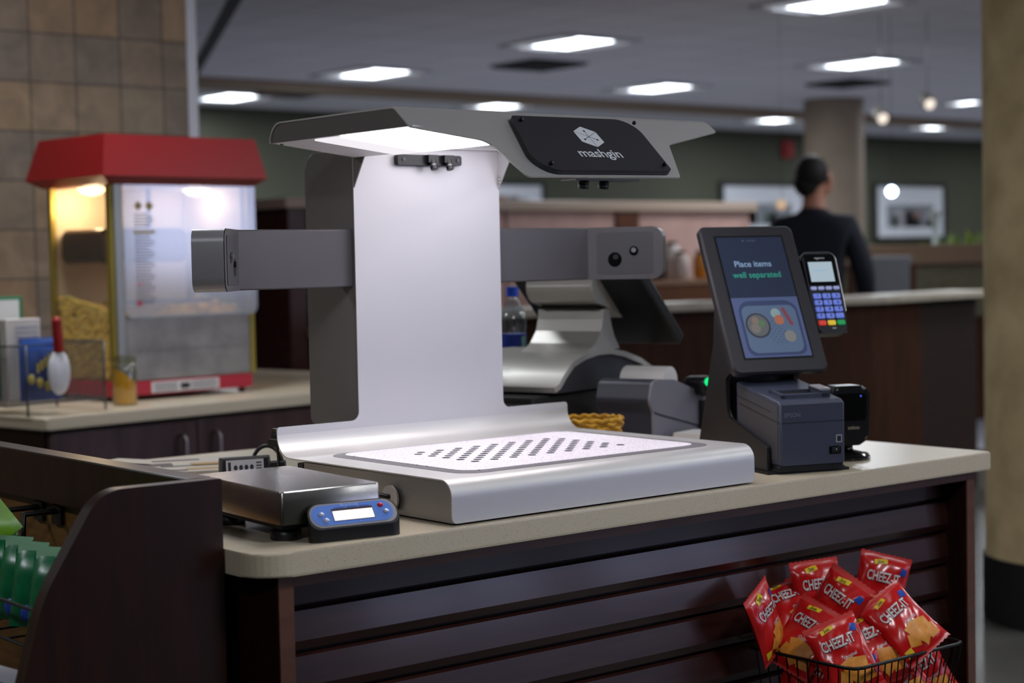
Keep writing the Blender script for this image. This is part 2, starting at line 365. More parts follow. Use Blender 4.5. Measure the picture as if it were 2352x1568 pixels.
unseen_fill = [(16.1, 9.35), (19.0, 11.7), (22.0, 14.0), (9.0, 5.1), (9.0, 2.7), (9.0, 0.3), (12.1, 5.1), (12.1, 2.7), (12.1, 0.3), (5.7, 2.7), (5.7, 0.3), (5.7, -2.2), (2.4, 0.3), (2.4, 4.9), (-1.0, 4.9), (-1.0, 0.3)]  # unseen lamps added to brighten the foreground and the right wall
for p_ in unseen_fill: copy_tree(root, (*p_, ZT), label='unseen ceiling light added overhead to brighten the room, outside the frame')
for p_ in [p for p, _ in vis]+unseen_fill:
    k = 0.95 if p_ in unseen_fill and p_[0] < 6 else 1.0
    area('troffer_light', (p_[0], p_[1], ZT-0.03), 0.38, 0.62, TROFF_W*k, TROFF_COL)
# vents
vb = mat('vent_dark', (34, 34, 36), 0.7)
for i, (p_, l_) in enumerate([((9.5, 11.2), 'dark square ceiling vent behind the bright light over the canopy'), ((13.2, 10.95), 'dark ceiling vent on the right, left of the concrete column'), ((8.95, 14.2), 'dark ceiling vent beyond the beam, left end of the canopy')]):
    r_ = empty('ceiling_vent', (*p_, ZT), 0, l_, 'vent', 'ceiling vents')
    b = MB().m(vb); b.box(-0.3, 0.3, -0.3, 0.3, -0.012, 0); b.build('backing', r_)
    b = MB().m(mat('vent_slat', (60, 60, 62), 0.6))
    for k in range(6): b.box(-0.28, 0.28, -0.27+k*0.1, -0.23+k*0.1, -0.03, -0.012)
    b.build('louvre', r_)
# spotlights hung under the ceiling and pendant lamps
spot = emitmat('spot_glow', (255, 240, 225), 1.1); pend = emitmat('pendant_bulb', (210, 230, 255), 14)
for p_, l_, r in [((9.63, 7.70, 2.298), 'dim round spotlight on a rod above the far column', 0.045), ((9.89, 7.50, 2.391), 'dim round spotlight left of the small bright ceiling light', 0.045)]:
    r_ = empty('spotlight', p_, 0, l_, 'spotlight', 'hanging spotlights')
    b = MB().m(mat('brushed_nickel', (120, 116, 112), 0.4, 0.8)); b.cyl((0, 0, 0.05), (0, 0, ZT-p_[2]), 0.003, n=6); b.build('rod', r_)
    b = MB().m(mat('brushed_nickel', (0, 0, 0))); b.cyl((0.0, 0.03, 0.05), (-0.03, -0.04, 0.0), 0.045, n=14); b.build('housing', r_)
    b = MB().m(spot); b.cyl((-0.03, -0.04, 0.0), (-0.034, -0.05, -0.004), 0.038, n=14); b.build('bulb', r_)
for p_, l_, k in [((9.667, 7.641, 1.793), 'bright white pendant bulb in front of the right framed picture', 1), ((9.072, 8.123, 1.718), 'dim brown pendant bulb left of the standing person', 0)]:
    r_ = empty('pendant_lamp', p_, 0, l_, 'lamp', 'pendant lamps')
    b = MB().m(blackm); b.tube([(0, 0, 0.03), (0, 0, ZT-p_[2])], 0.0018, 6); b.build('cord', r_)
    b = MB().m(pend if k else emitmat('dim_bulb', (255, 215, 175), 0.6)); b.ball((0, 0, 0), 0.036); b.build('bulb', r_)

# ------------------------------------------------------------------ back wall pictures and alarm
pf = mat('picture_frame_dark', (26, 32, 28), 0.4); pm = mat('picture_mat_board', (205, 208, 216), 0.7)
def picture(x0, x1, z0, z1, label, seed):
    r_ = empty('framed_picture', ((x0+x1)/2, 15.78, z0), 0, label, 'picture', 'framed pictures on the green wall')
    W, H = x1-x0, z1-z0
    b = MB().m(pf); t = 0.06
    b.box(-W/2, W/2, -0.03, 0.015, 0, t); b.box(-W/2, W/2, -0.03, 0.015, H-t, H); b.box(-W/2, -W/2+t, -0.03, 0.015, t, H-t); b.box(W/2-t, W/2, -0.03, 0.015, t, H-t); b.build('frame', r_)
    b = MB().m(pm); b.box(-W/2+t, W/2-t, -0.012, 0.0, t, H-t); b.build('mat_board', r_)
    rn = random.Random(seed); b = MB().m(mat('print_grey', (120, 124, 132), 0.7))
    b.box(-W/2+0.28, W/2-0.28, -0.016, -0.012, 0.2, H*0.62)
    for k in range(9):
        b.m(mat('print_tone_%d' % (k % 4), [(90, 84, 84), (150, 150, 154), (128, 96, 90), (84, 98, 92)][k % 4], 0.7)); cx = rn.uniform(-W/2+0.35, W/2-0.45); b.box(cx, cx+rn.uniform(0.06, 0.25), -0.02, -0.016, 0.2, 0.2+rn.uniform(0.08, H*0.4))
    b.build('print', r_)
picture(16.43, 18.09, 1.58, 2.345, 'wide framed picture on the green wall, left of the standing person', 1)
picture(19.56, 21.2, 1.53, 2.37, 'framed picture on the green wall, right of the far column', 2)
picture(11.9, 13.44, 1.75, 2.31, 'framed picture half hidden behind the white back plate', 3)
b = MB().m(mat('alarm_red', (150, 22, 26), 0.5)); b.box(-0.11, 0.11, -0.06, 0.0, -0.12, 0.12, 0.02); b.cyl((0, -0.06, -0.02), (0, -0.09, -0.02), 0.06)
tag(b.build('fire_alarm', None, (17.75, 15.8, 2.79)), 'small red fire alarm high on the green wall', 'alarm')

# ------------------------------------------------------------------ concrete columns
b = MB().m(conc); b.cyl((0, 0, 0.24), (0, 0, ZT), 0.35, n=48)
rc = b.build('column', None, (5.674, 3.616, 0)); tag(rc, 'round rough concrete column at the right edge with black base', 'column')
b = MB().m(blackm); b.cyl((0, 0, 0), (0, 0, 0.24), 0.36, n=48); b.build('base', rc)
b = MB().m(concp); b.cyl((0, 0, 0), (0, 0, ZT), 0.32, n=32); tag(b.build('column', None, (14.53, 12.25, 0)), 'pale round column standing right behind the person', 'column')

# ------------------------------------------------------------------ planter bench with plants
r_ = empty('planter_bench', (11.3, 8.6, 0.09), 0, 'low brown planter wall with patterned panel and plants on top', 'planter')
b = MB().m(woodbar); b.box(-1.6, 1.6, -0.15, 0.35, -0.09, 1.12, 0.01); b.build('body', r_)
b = MB().m(mat('patterned_upholstery', (92, 88, 66), 0.9, noise=(66, 60, 44), scale=30)); b.box(-1.6, 1.6, -0.19, -0.15, 0.75, 1.16, 0.01); b.build('padded_panel', r_)
b = MB().m(mat('planter_cap', (110, 88, 70), 0.5)); b.box(-1.65, 1.65, -0.22, -0.12, 1.18, 1.34, 0.01); b.box(-1.65, 1.65, 0.3, 0.4, 1.18, 1.34, 0.01); b.box(-1.6, 1.6, -0.16, 0.36, 1.1, 1.19); b.build('rim', r_)
leafm = [mat('leaf_green', (78, 104, 38), 0.55), mat('leaf_dark', (44, 70, 28), 0.55), mat('leaf_light', (118, 138, 54), 0.55)]
for k, (px, h, li) in enumerate([(10.35, 0.2, 1), (10.75, 0.16, 0), (11.1, 0.15, 1), (11.4, 0.2, 0), (11.7, 0.24, 0), (12.0, 0.3, 2), (12.35, 0.28, 0)]):
    rn = random.Random(k); b = MB().m(leafm[li])
    for j in range(70):
        a = rn.uniform(0, 6.28); t = rn.uniform(0.2, 1.3); L = h*rn.uniform(0.5, 1.0); wv = 0.02+0.02*rn.random(); bx, by = rn.uniform(-0.17, 0.17), rn.uniform(-0.1, 0.1)
        d = Vector((math.cos(a)*math.cos(t), math.sin(a)*math.cos(t), math.sin(t))); s_ = Vector((-math.sin(a), math.cos(a), 0))*wv; o_ = Vector((bx, by, 0))
        b.poly([o_, o_+d*L*0.5+s_, o_+d*L, o_+d*L*0.5-s_])
    names = ['dark leafy plant at the left end of the planter, under the picture', 'low green plant, second from the left in the planter', 'low dark plant in the middle of the planter', 'green plant just right of the planter middle', 'bushy green plant, third from the right in the planter', 'taller pale green plant near the concrete column', 'green plant at the right end of the planter, touching the concrete column']
    tag(b.build('leafy_plant', None, (px, 8.66, 1.30)), names[k], 'plant', 'plants in the planter')
r_ = empty('pale_stand', (11.2, 8.43, 1.43), 0, 'pale slender stand on the planter rim in front of the picture', 'stand')  # pale stalk on the planter rim, gives no light
b = MB().m(mat('pale_metal', (170, 178, 172), 0.4, 0.3)); b.lathe([(0.035, 0), (0.02, 0.02), (0.014, 0.08), (0.03, 0.2), (0.05, 0.26), (0.0, 0.27)], n=14); b.build('stem', r_)
# chair seen between the person and the planter
r_ = empty('dining_chair', (8.55, 6.75, 0), rad(-30), 'dark chair with grey back beside the standing person', 'chair')
for sx in (-0.2, 0.2):
    for sy in (-0.2, 0.2): b = MB().m(woodbar); b.box(sx-0.02, sx+0.02, sy-0.02, sy+0.02, 0, 1.3 if sy > 0 else 0.72); b.build('leg', r_)
b = MB().m(blackm); b.box(-0.22, 0.22, -0.22, 0.22, 0.7, 0.76, 0.01); b.build('seat', r_)
b = MB().m(mat('chair_grey', (84, 84, 88), 0.6)); b.box(-0.2, 0.2, 0.18, 0.22, 0.95, 1.35, 0.015); b.build('backrest', r_)

# ------------------------------------------------------------------ brown bar counter behind
top = [(4.7, 6.2), (6.2, 5.995), (7.258, 5.784), (8.5, 5.97), (8.47, 6.28), (7.30, 6.10), (6.25, 6.30), (4.7, 6.75)]
b = MB().m(mat('pale_stone_top', (176, 166, 148), 0.35, noise=(160, 150, 132), scale=20)); b.prism(top, 'z', 1.105, 1.145, 0.006); ct = b.build('bar_worktop'); tag(ct, 'pale stone worktop of the far brown bar, angled at its corner', 'worktop')
r_ = empty('bar_counter', (0, 0, 0), 0, 'tall brown wooden bar front behind the kiosk, with a corner at right', 'bar counter')
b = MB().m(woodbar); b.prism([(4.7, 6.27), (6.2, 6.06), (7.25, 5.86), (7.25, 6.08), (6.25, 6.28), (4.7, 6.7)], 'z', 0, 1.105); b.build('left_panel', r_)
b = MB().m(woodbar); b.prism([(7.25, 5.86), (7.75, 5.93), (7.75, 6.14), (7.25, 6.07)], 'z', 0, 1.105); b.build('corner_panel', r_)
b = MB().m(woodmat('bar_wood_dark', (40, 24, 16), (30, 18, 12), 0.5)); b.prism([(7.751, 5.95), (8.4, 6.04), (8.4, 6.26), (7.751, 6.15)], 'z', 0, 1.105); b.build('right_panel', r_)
# partition running behind
r_ = empty('partition', (0, 8.5, 0), 0, 'long pinkish-brown laminate partition behind the bar', 'partition')
b = MB().m(woodpale)
for x0, x1 in ((5.35, 6.9), (6.92, 7.85), (8.05, 9.15)): b.box(x0, x1, 0, 0.05, 0.0, 1.68)
b.build('panel', r_)
b = MB().m(woodmat('post_brown', (92, 52, 32), (80, 44, 26))); b.box(7.85, 8.05, -0.02, 0.07, 0, 1.68); b.build('post', r_)
b = MB().m(mat('cap_rail_pale', (168, 148, 132), 0.4)); b.box(5.3, 9.2, -0.04, 0.09, 1.68, 1.75, 0.01); b.build('cap_rail', r_)
# back shelf with small things in front of the partition
r_ = empty('back_shelf', (7.6, 7.9, 0), rad(0), 'low orange-brown shelf unit under the partition, right of the canopy', 'shelf')
b = MB().m(woodmat('orange_wood', (120, 74, 44), (96, 58, 34), 0.4)); b.box(-0.6, 0.8, -0.2, 0.2, 0, 1.2, 0.01); b.build('cabinet', r_)
b = MB().m(mat('shelf_ledge', (150, 116, 92), 0.4)); b.box(-0.62, 0.82, -0.22, 0.22, 1.2, 1.23); b.build('ledge', r_)
for k, (dx, dz, c_, rr, l_) in enumerate([(-0.25, 1.23, (205, 190, 180), 0.05, 'pale pink round jar on the back shelf, under the right camera pod'), (0.1, 1.23, (205, 186, 176), 0.055, 'pale pink round jar beside the dark one on the back shelf'),
                                    (0.3, 1.23, (190, 120, 40), 0.05, 'orange round jar near the kiosk screen edge'), (0.2, 1.4, (215, 205, 200), 0.06, 'white round jar upper right on the back shelf'), (-0.05, 1.23, (34, 30, 32), 0.06, 'dark round jar on the back shelf'), (0.42, 1.23, (60, 72, 66), 0.07, 'dark green jar behind the kiosk screen')]):
    q = empty('jar', (7.6+dx, 7.72+0.02*k, dz), 0, l_, 'jar', 'jars on the back shelf')
    b = MB().m(mat('jar_col_%d' % k, c_, 0.35)); hgt = 0.1 if dz > 1.3 else 0.16
    if dz > 1.3: q.location = (7.6+dx, 7.92, 1.23); hgt = 0.22
    b.lathe([(rr*0.7, 0), (rr, 0.02), (rr, hgt*0.8), (rr*0.6, hgt), (0, hgt)], n=16); b.build('body', q)
    b = MB().m(mat('jar_lid', (60, 40, 30), 0.4)); b.cyl((0, 0, hgt), (0, 0, hgt+0.02), rr*0.62, n=14); b.build('lid', q)
# dark shelf unit seen between the popcorn machine and the scanner column
r_ = empty('shelf_unit', (5.2, 7.75, 0), 0, 'dark wooden shelf unit between the popcorn machine and the scanner', 'shelf')
b = MB().m(woodmat('unit_brown', (70, 36, 28), (56, 28, 22))); b.box(-0.52, -0.42, -0.25, 0.3, 0, 1.66); b.box(0.42, 0.5, -0.25, 0.3, 0, 1.66); b.box(-0.42, 0.42, 0.26, 0.3, 0, 1.66); b.build('frame', r_)
b = MB().m(mat('unit_shelf_pale', (140, 118, 88), 0.5)); b.box(-0.42, 0.42, -0.27, 0.26, 1.0, 1.045); b.build('shelf', r_)
b = MB().m(mat('unit_top_pale', (166, 140, 126), 0.5)); b.box(-0.55, 0.55, -0.28, 0.32, 1.66, 1.71); b.build('top', r_)
b = MB().m(mat('cup_white', (200, 192, 184), 0.5)); b.lathe([(0.055, 0), (0.075, 0.2), (0.078, 0.21), (0, 0.21)], n=18)
tag(b.build('paper_cup', None, (4.93, 7.62, 1.046)), 'large white paper cup on the dark shelf unit', 'cup')
b = MB().m(mat('box_dark_green', (22, 44, 38), 0.5)); b.box(-0.13, 0.13, -0.1, 0.1, 0, 0.26, 0.01); tag(b.build('storage_box', None, (5.25, 7.75, 1.046)), 'dark green box beside the white cup on the shelf', 'box')
b = MB().m(mat('folder_green', (46, 58, 50), 0.5)); b.box(-0.02, 0.02, -0.12, 0.1, 0, 0.3, 0.004); b.box(0.03, 0.06, -0.12, 0.1, 0, 0.32, 0.004); tag(b.build('binder', None, (5.47, 7.75, 1.046)), 'grey-green binders standing at the right of the shelf unit', 'binder')
# ================================================================== the person (seen from behind, head turned right)
skin = mat('skin', (176, 122, 98), 0.55); hairm = mat('dark_hair', (22, 17, 15), 0.7, bump=0.4, scale=80); shirt = mat('navy_sweater', (20, 22, 34), 0.85); trou = mat('dark_trousers', (24, 24, 28), 0.8)
def skinned(name, chain, edges, material, parent, levels=2):
    bm = bmesh.new(); sk = bm.verts.layers.skin.verify()
    vs = []
    for (x, y, z, rx, ry) in chain: v = bm.verts.new((x, y, z)); v[sk].radius = (rx, ry); vs.append(v)
    vs[0][sk].use_root = True
    for a, c in edges: bm.edges.new((vs[a], vs[c]))
    me = bpy.data.meshes.new(name); bm.to_mesh(me); bm.free(); me.materials.append(material)
    o = bpy.data.objects.new(name, me); COL.objects.link(o); o.parent = parent
    s_ = o.modifiers.new('Skin', 'SKIN'); s_.use_smooth_shade = True; u = o.modifiers.new('Sub', 'SUBSURF'); u.levels = levels; u.render_levels = levels
    return o
pr_ = empty('person', (7.76, 6.70, 0), rad(-60), 'person in a dark navy sweater seen from behind, head turned right', 'person')
ch = [(0, 0, 1.0, .15, .10), (0, 0, 1.22, .15, .10), (0, .01, 1.45, .17, .10), (0, .0, 1.6, .07, .07), (0, -.0, 1.72, .06, .07), (.015, .01, 1.80, .085, .10), (.01, .0, 1.87, .07, .085),
      (-.2, .01, 1.52, .06, .06), (-.28, .03, 1.25, .05, .05), (-.27, .14, 1.02, .038, .038), (-.25, .22, .95, .03, .02),
      (.2, .01, 1.52, .06, .06), (.28, .03, 1.25, .05, .05), (.27, .14, 1.02, .038, .038), (.25, .22, .95, .03, .02),
      (-.1, 0, .93, .09, .09), (-.11, .0, .52, .065, .065), (-.12, -.01, .09, .045, .045), (-.12, .1, .04, .04, .03),
      (.1, 0, .93, .09, .09), (.11, .0, .52, .065, .065), (.12, -.01, .09, .045, .045), (.12, .1, .04, .04, .03)]
ed = [(0, 1), (1, 2), (2, 3), (3, 4), (4, 5), (5, 6), (2, 7), (7, 8), (8, 9), (9, 10), (2, 11), (11, 12), (12, 13), (13, 14), (0, 15), (15, 16), (16, 17), (17, 18), (0, 19), (19, 20), (20, 21), (21, 22)]
skinned('body', ch, ed, skin, pr_)
shc = [(0, 0, 0.98, .185, .125), (0, 0, 1.2, .185, .13), (0, 0.0, 1.45, .20, .13), (0, -0.01, 1.60, .10, .09), (0, -0.01, 1.66, .075, .08), (-.2, 0, 1.53, .085, .085), (-.29, .03, 1.25, .07, .07), (-.275, .13, 1.04, .052, .052), (.2, 0, 1.53, .085, .085), (.29, .03, 1.25, .07, .07), (.275, .13, 1.04, .052, .052)]
skinned('sweater', shc, [(0, 1), (1, 2), (2, 3), (3, 4), (2, 5), (5, 6), (6, 7), (2, 8), (8, 9), (9, 10)], shirt, pr_)
skinned('trousers', [(0, 0, .98, .17, .12), (-.1, 0, .88, .11, .11), (-.115, 0, .5, .085, .085), (-.12, 0, .1, .07, .075), (.1, 0, .88, .11, .11), (.115, 0, .5, .085, .085), (.12, 0, .1, .07, .075)], [(0, 1), (1, 2), (2, 3), (0, 4), (4, 5), (5, 6)], trou, pr_)
hd = MB().m(hairm); hd.ball((-.005, -.03, 1.845), .098, .108, .105, 20); hd.ball((-.03, -.045, 1.79), .08, .075, .09, 16); hd.build('hair', pr_)
b = MB().m(skin); b.ball((.098, -.005, 1.8), .012, .02, .032, 10); b.build('ear', pr_)
b = MB().m(skin); b.ball((.075, .085, 1.79), .02, .02, .025, 10); b.ball((.05, .07, 1.79), .05, .05, .08, 14); b.build('face', pr_)
for s_ in (-1, 1): b = MB().m(blackp); b.box(s_*.12-.045, s_*.12+.045, -.09, .19, 0, .08, .025); b.build('shoe', pr_)

# ================================================================== popcorn counter (rotated 9.7 degrees)
KR = rad(9.7)
kx, ky = Vector((math.cos(KR), math.sin(KR), 0)), Vector((-math.sin(KR), math.cos(KR), 0)); KO = Vector((2.2519, 5.0433, 0))
def K(x, y, z=0): return KO+kx*x+ky*y+Vector((0, 0, z))
b = MB().m(solid); b.prism(rp(rect(0, 1.95, 0, 1.28), [.01, .01, .0, .0]), 'z', ZC-.039, ZC, .005)
o = b.build('worktop', None, K(0, 0), KR); tag(o, 'cream solid-surface worktop carrying the popcorn machine', 'worktop')
cabw = woodmat('cabinet_plum_wood', (78, 54, 54), (58, 38, 38), .28, (6, 6, 1), 3, coat=.2)
r_ = empty('base_cabinet', K(0, 0), KR, 'dark plum wooden base cabinet with bar handles under the popcorn machine', 'cabinet')
b = MB().m(wood); b.box(.03, 1.92, .06, 1.25, .1, ZC-.04); b.box(.06, 1.88, .12, 1.2, 0, .1); b.build('body', r_)
hm = mat('satin_handle', (150, 140, 140), .35, .7)
for (a, c, hx) in ((.04, .615, .545), (.62, 1.195, .69), (1.2, 1.78, 1.7)):
    b = MB().m(cabw); b.box(a, c, .035, .06, .12, ZC-.055, .003); d_ = b.build('door', r_)
    b = MB().m(hm); zt = ZC-.10; pts = [(hx, .035, zt)]+[(hx, .035-.03*math.sin(math.radians(t)), zt-.02+.02*math.cos(math.radians(t))) for t in range(0, 91, 18)]
    pts += [(hx, .005, zt-.12)]+[(hx, .035-.03*math.cos(math.radians(t)), zt-.14-.0+.02-.02*math.sin(math.radians(t))-.0) for t in range(0, 91, 18)]
    b.tube(pts, .006, 8); b.build('handle', d_)

# ------------------------------------------------------------------ popcorn machine
PR = rad(6.5); PO = Vector((2.6746, 5.4198, ZC)); W, D = .6, .40
pm_ = empty('popcorn_machine', PO, PR, 'red-topped popcorn machine with glass sides on the cream worktop', 'popcorn machine')
b = MB().m(redbase); b.box(0, W-.015, 0, D, .018, .068, .006); b.build('base', pm_)
for x_ in (.03, W-.045):
    for y_ in (.03, D-.03): b = MB().m(blackm); b.cyl((x_, y_, 0), (x_, y_, .018), .012, n=12); b.build('foot', pm_)
b = MB().m(mat('switch_plate_white', (206, 200, 200), .5)); b.box(.145, .43, -.004, 0, .024, .062); pl = b.build('switch_plate', pm_)
b = MB().m(mat('plate_print', (120, 118, 122), .6))
for k in range(4): b.box(.155, .25, -.005, -.004, .03+k*.008, .033+k*.008); b.box(.31, .42, -.005, -.004, .03+k*.008, .033+k*.008)
b.build('print', pl)
b = MB().m(blackp); b.box(.265, .30, -.012, -.004, .034, .052, .003); b.build('switch', pl)
for nm, x_, y_, w_ in (('post', 0, 0, .03), ('post', W-.022, 0, .022), ('post', 0, D-.022, .022), ('post', W-.022, D-.022, .022)):
    b = MB().m(olive); b.box(x_, x_+w_, y_, y_+w_, .068, .75, .003); b.build(nm, pm_)
b = MB().m(mat('post_cover_silver', (150, 148, 140), .3, .7)); b.box(.012, .045, -.008, 0, .068, .75, .002); b.build('door_edge', pm_)
b = MB().m(greym); b.box(.05, W-.025, .0, .006, .07, .292, .002); b.box(.05, W-.025, -.002, .0, .175, .181); b.build('lower_panel', pm_)
gfront = glassmat('popcorn_front_glass', (235, 240, 250), .36, .12, .2); gside = glassmat('popcorn_side_glass', (250, 248, 240), .03, .02, .02)
b = MB().m(gfront); b.prism(rp(rect(.045, W+.005, .285, .75), [.03, .03, .002, .002]), 'y', -.012, -.006); dr = b.build('glass_front', pm_)
b = MB().m(mat('decal_gold', (150, 132, 84), .6))
for cx_ in (.105, .15): b.poly([(cx_-.017, -.0135, .672), (cx_, -.0135, .655), (cx_+.017, -.0135, .672), (cx_, -.0135, .689)])
b.box(.085, .17, -.0135, -.0125, .577, .587)
b.m(mat('decal_grey', (120, 118, 126), .6))
for k in range(30):
    z_ = .642-k*.0105
    if .57 < z_ < .592: continue
    b.box(.088, .088+.05+.03*abs(math.sin(k*2.3)), -.0135, -.0125, z_, z_+.0035)
b.m(mat('decal_red', (170, 60, 80), .6)); b.box(.088, .11, -.0136, -.0126, .33, .345); b.box(.088, .115, -.0136, -.0126, .40, .405)
b.build('decal', dr)
b = MB().m(gside); b.box(.004, .007, .03, D-.022, .075, .75); b.build('glass_side', pm_)
b = MB().m(gside); b.box(W-.007, W-.004, .022, D-.022, .075, .75); b.build('glass_side', pm_)
b = MB().m(warmw); b.box(.022, W-.022, D-.012, D-.006, .07, .75); b.box(.022, W-.022, .022, D-.022, .742, .75); b.box(W-.03, W-.024, .03, D-.022, .59, .742); b.build('back_panel', pm_)
def canopy(bm_):
    o0 = (-.055, W+.035, -.05, D+.05); z0, z1, z2 = .745, .772, .915
    t = [(0, -.0, W-.0+.0, -.0, D), (z1, *o0), (z2, -.025, W+.01, -.01, D+.01)]
    L = [(z0, -.01, W, -.012, D+.01), (z1, *o0), (z2, -.02, W+.012, -.012, D+.012)]
    R = [[bm_.v(p) for p in ((a, c, z), (b_, c, z), (b_, d, z), (a, d, z))] for z, a, b_, c, d in L]
    for A, B in zip(R, R[1:]):
        for i in range(4): bm_.face([A[i], A[(i+1) % 4], B[(i+1) % 4], B[i]])
    bm_.face(R[0][::-1]); bm_.face(R[-1])
b = MB().m(redm); canopy(b); b.build('canopy', pm_)
b = MB().m(emitmat('warm_bulb', (255, 224, 170), 6)); b.lathe([(0, -.028), (.03, -.022), (.048, -.008), (.05, .0)], (.09, .25, .745), n=20); b.build('bulb', pm_)
pl_ = bpy.data.lights.new('popcorn_warm_light', 'POINT'); pl_.energy = 2.6; pl_.color = (1, .74, .50); pl_.shadow_soft_size = .035; po_ = bpy.data.objects.new('popcorn_warm_light', pl_); COL.objects.link(po_); po_.location = PO+Vector((.09*math.cos(PR)-.25*math.sin(PR), .09*math.sin(PR)+.25*math.cos(PR), .685))
b = MB().m(mat('kettle_dark', (70, 52, 42), .35, .8)); b.prism(rp(rect(.03, .38, .478, .598), .02), 'y', .10, .36, .01); b.cyl((.25, .14, .598), (.25, .14, .74), .01, n=8); kt = b.build('kettle', pm_)
b = MB().m(steel); b.tube([(.20, .24, .55), (.12, .2, .56), (.1, .2, .5)], .006); b.box(.06, .5, .12, .16, .33, .345); b.build('kettle_handle', kt)
pl_fill = bpy.data.lights.new('popcorn_warm_light', 'POINT'); pl_fill.energy = 1.4; pl_fill.color = (1, .70, .42); pl_fill.shadow_soft_size = .035; po_fill = bpy.data.objects.new('popcorn_warm_light', pl_fill); COL.objects.link(po_fill); po_fill.location = PO+Vector((.50*math.cos(PR)-.2*math.sin(PR), .50*math.sin(PR)+.2*math.cos(PR), .69))  # second lamp added out of sight at the right to brighten the heap
b = MB().m(mat('warm_bulb', (0, 0, 0))); b.lathe([(0, -.028), (.03, -.022), (.048, -.008), (.05, .0)], (.50, .2, .745), n=20); b.build('bulb', pm_)  # bulb shape added to go with the fill lamp
# the heap of popcorn
rn = random.Random(3); b = MB().m(goldpop)
N1, N2 = 14, 10
def hp(u, v): return .29+.05*math.cos(2*math.pi*u)*1-.02*math.cos(math.pi*v)
g = [[b.v((.03+.54*i/N1, .03+.335*j/N2, .075 if (i in (0, N1) or j in (0, N2)) and False else hp(i/N1, j/N2)-.02)) for j in range(N2+1)] for i in range(N1+1)]
for i in range(N1):
    for j in range(N2): b.face([g[i][j], g[i+1][j], g[i+1][j+1], g[i][j+1]], True)
b.box(.026, .575, .032, .365, .07, .24)
for k in range(1500):
    if k < 380: x_ = rn.uniform(.02, .57); y_ = rn.uniform(.03, .365); z_ = hp(x_/.6, y_/.4)-.012+rn.uniform(0, .012)
    else: x_ = rn.uniform(.017, .03); y_ = rn.uniform(.03, .37); z_ = rn.uniform(.08, hp(0, y_/.4))
    r = rn.uniform(.007, .012); T0 = Matrix.Translation((x_, y_, z_)) @ Matrix.Rotation(rn.uniform(0, 6), 4, 'X') @ Matrix.Diagonal((r, r*rn.uniform(.6, 1), r, 1))
    q = bmesh.ops.create_icosphere(b.bm, subdivisions=1, radius=1, matrix=T0)
o = b.build('popcorn', None, PO, PR); tag(o, 'heap of yellow popcorn inside the red-topped machine', 'popcorn', kind='stuff')

# ------------------------------------------------------------------ jar of yellow salt
r_ = empty('glass_jar', (2.655, 5.31, ZC), 0, 'small glass shaker jar with yellow seasoning in front of the popcorn machine', 'jar')
b = MB().m(glassmat('jar_glass', (225, 228, 215), .06, .02)); b.lathe([(.038, 0), (.041, .004), (.041, .115), (.036, .135), (.034, .14), (.041, .146), (.041, .16), (.03, .168), (0, .17)], n=28); b.build('glass', r_)
b = MB().m(mat('seasoning_yellow', (226, 160, 40), .8, bump=.3))
n = 24; A = [b.v((.037*math.cos(6.283*i/n), .037*math.sin(6.283*i/n), .004)) for i in range(n)]; B = [b.v((.037*math.cos(6.283*i/n), .037*math.sin(6.283*i/n), .095-.028*math.cos(6.283*i/n-.0))) for i in range(n)]
for i in range(n): b.face([A[i], A[(i+1) % n], B[(i+1) % n], B[i]], True)
b.face(A[::-1]); b.face(B); b.build('seasoning', r_)

# ------------------------------------------------------------------ wire mesh basket with packets and scoop
wire = mat('grey_wire', (96, 92, 90), .4, .6)
bo = K(-.08, .08, ZC); r_ = empty('wire_basket', bo, KR, 'grey fine wire mesh basket on legs beside the popcorn machine', 'basket')
b = MB().m(wire); bw, bd, b0, b1 = .36, .27, .04, .225
for z_ in (b0, b1):
    b.tube([(0, 0, z_), (bw, 0, z_), (bw, bd, z_), (0, bd, z_)], .003, 6, closed=True)
for z_ in [b0+.0088*k for k in range(1, 21)]:
    b.tube([(0, 0, z_), (bw, 0, z_), (bw, bd, z_), (0, bd, z_)], .0007, 4, closed=True)
for k in range(1, 40):
    x_ = bw*k/40; b.tube([(x_, 0, b0), (x_, 0, b1)], .0007, 4); b.tube([(x_, bd, b0), (x_, bd, b1)], .0007, 4)
for k in range(1, 30):
    y_ = bd*k/30; b.tube([(0, y_, b0), (0, y_, b1)], .0007, 4); b.tube([(bw, y_, b0), (bw, y_, b1)], .0007, 4)
for k in range(12): b.tube([(.0, bd*k/11, b0), (bw, bd*k/11, b0)], .001, 4)
b.build('mesh', r_)
for (x_, y_) in ((.07, 0), (bw, 0), (0, bd), (bw, bd)): b = MB().m(wire); b.tube([(x_, y_, b1), (x_, y_, .003)], .004, 6); b.build('leg', r_)
def inb(x, y, z): return bo+kx*x+ky*y+Vector((0, 0, z))
b = MB().m(mat('box_green', (12, 110, 70), .5)); b.box(0, .145, 0, .03, 0, .33, .004); b.m(mat('box_yellow_print', (190, 180, 60), .6))
for k in range(5): b.box(.03, .05, -.001, 0, .05+k*.025, .065+k*.025)
b.m(whitep); b.box(.008, .13, -.002, 0, .255, .32)
tag(b.build('tea_box', None, inb(.05, .2, .045), KR), 'tall green box with white card, at the back of the wire basket', 'box')
b = MB().m(mat('card_white', (205, 196, 190), .6)); b.box(0, .125, 0, .04, 0, .26, .003); b.m(mat('card_print', (150, 152, 170), .6))
for k in range(5): b.box(.03, .115, -.001, 0, .17+k*.015, .175+k*.015)
tag(b.build('carton', None, inb(.08, .12, .045), KR), 'small white carton in the wire basket, before the green box', 'carton')
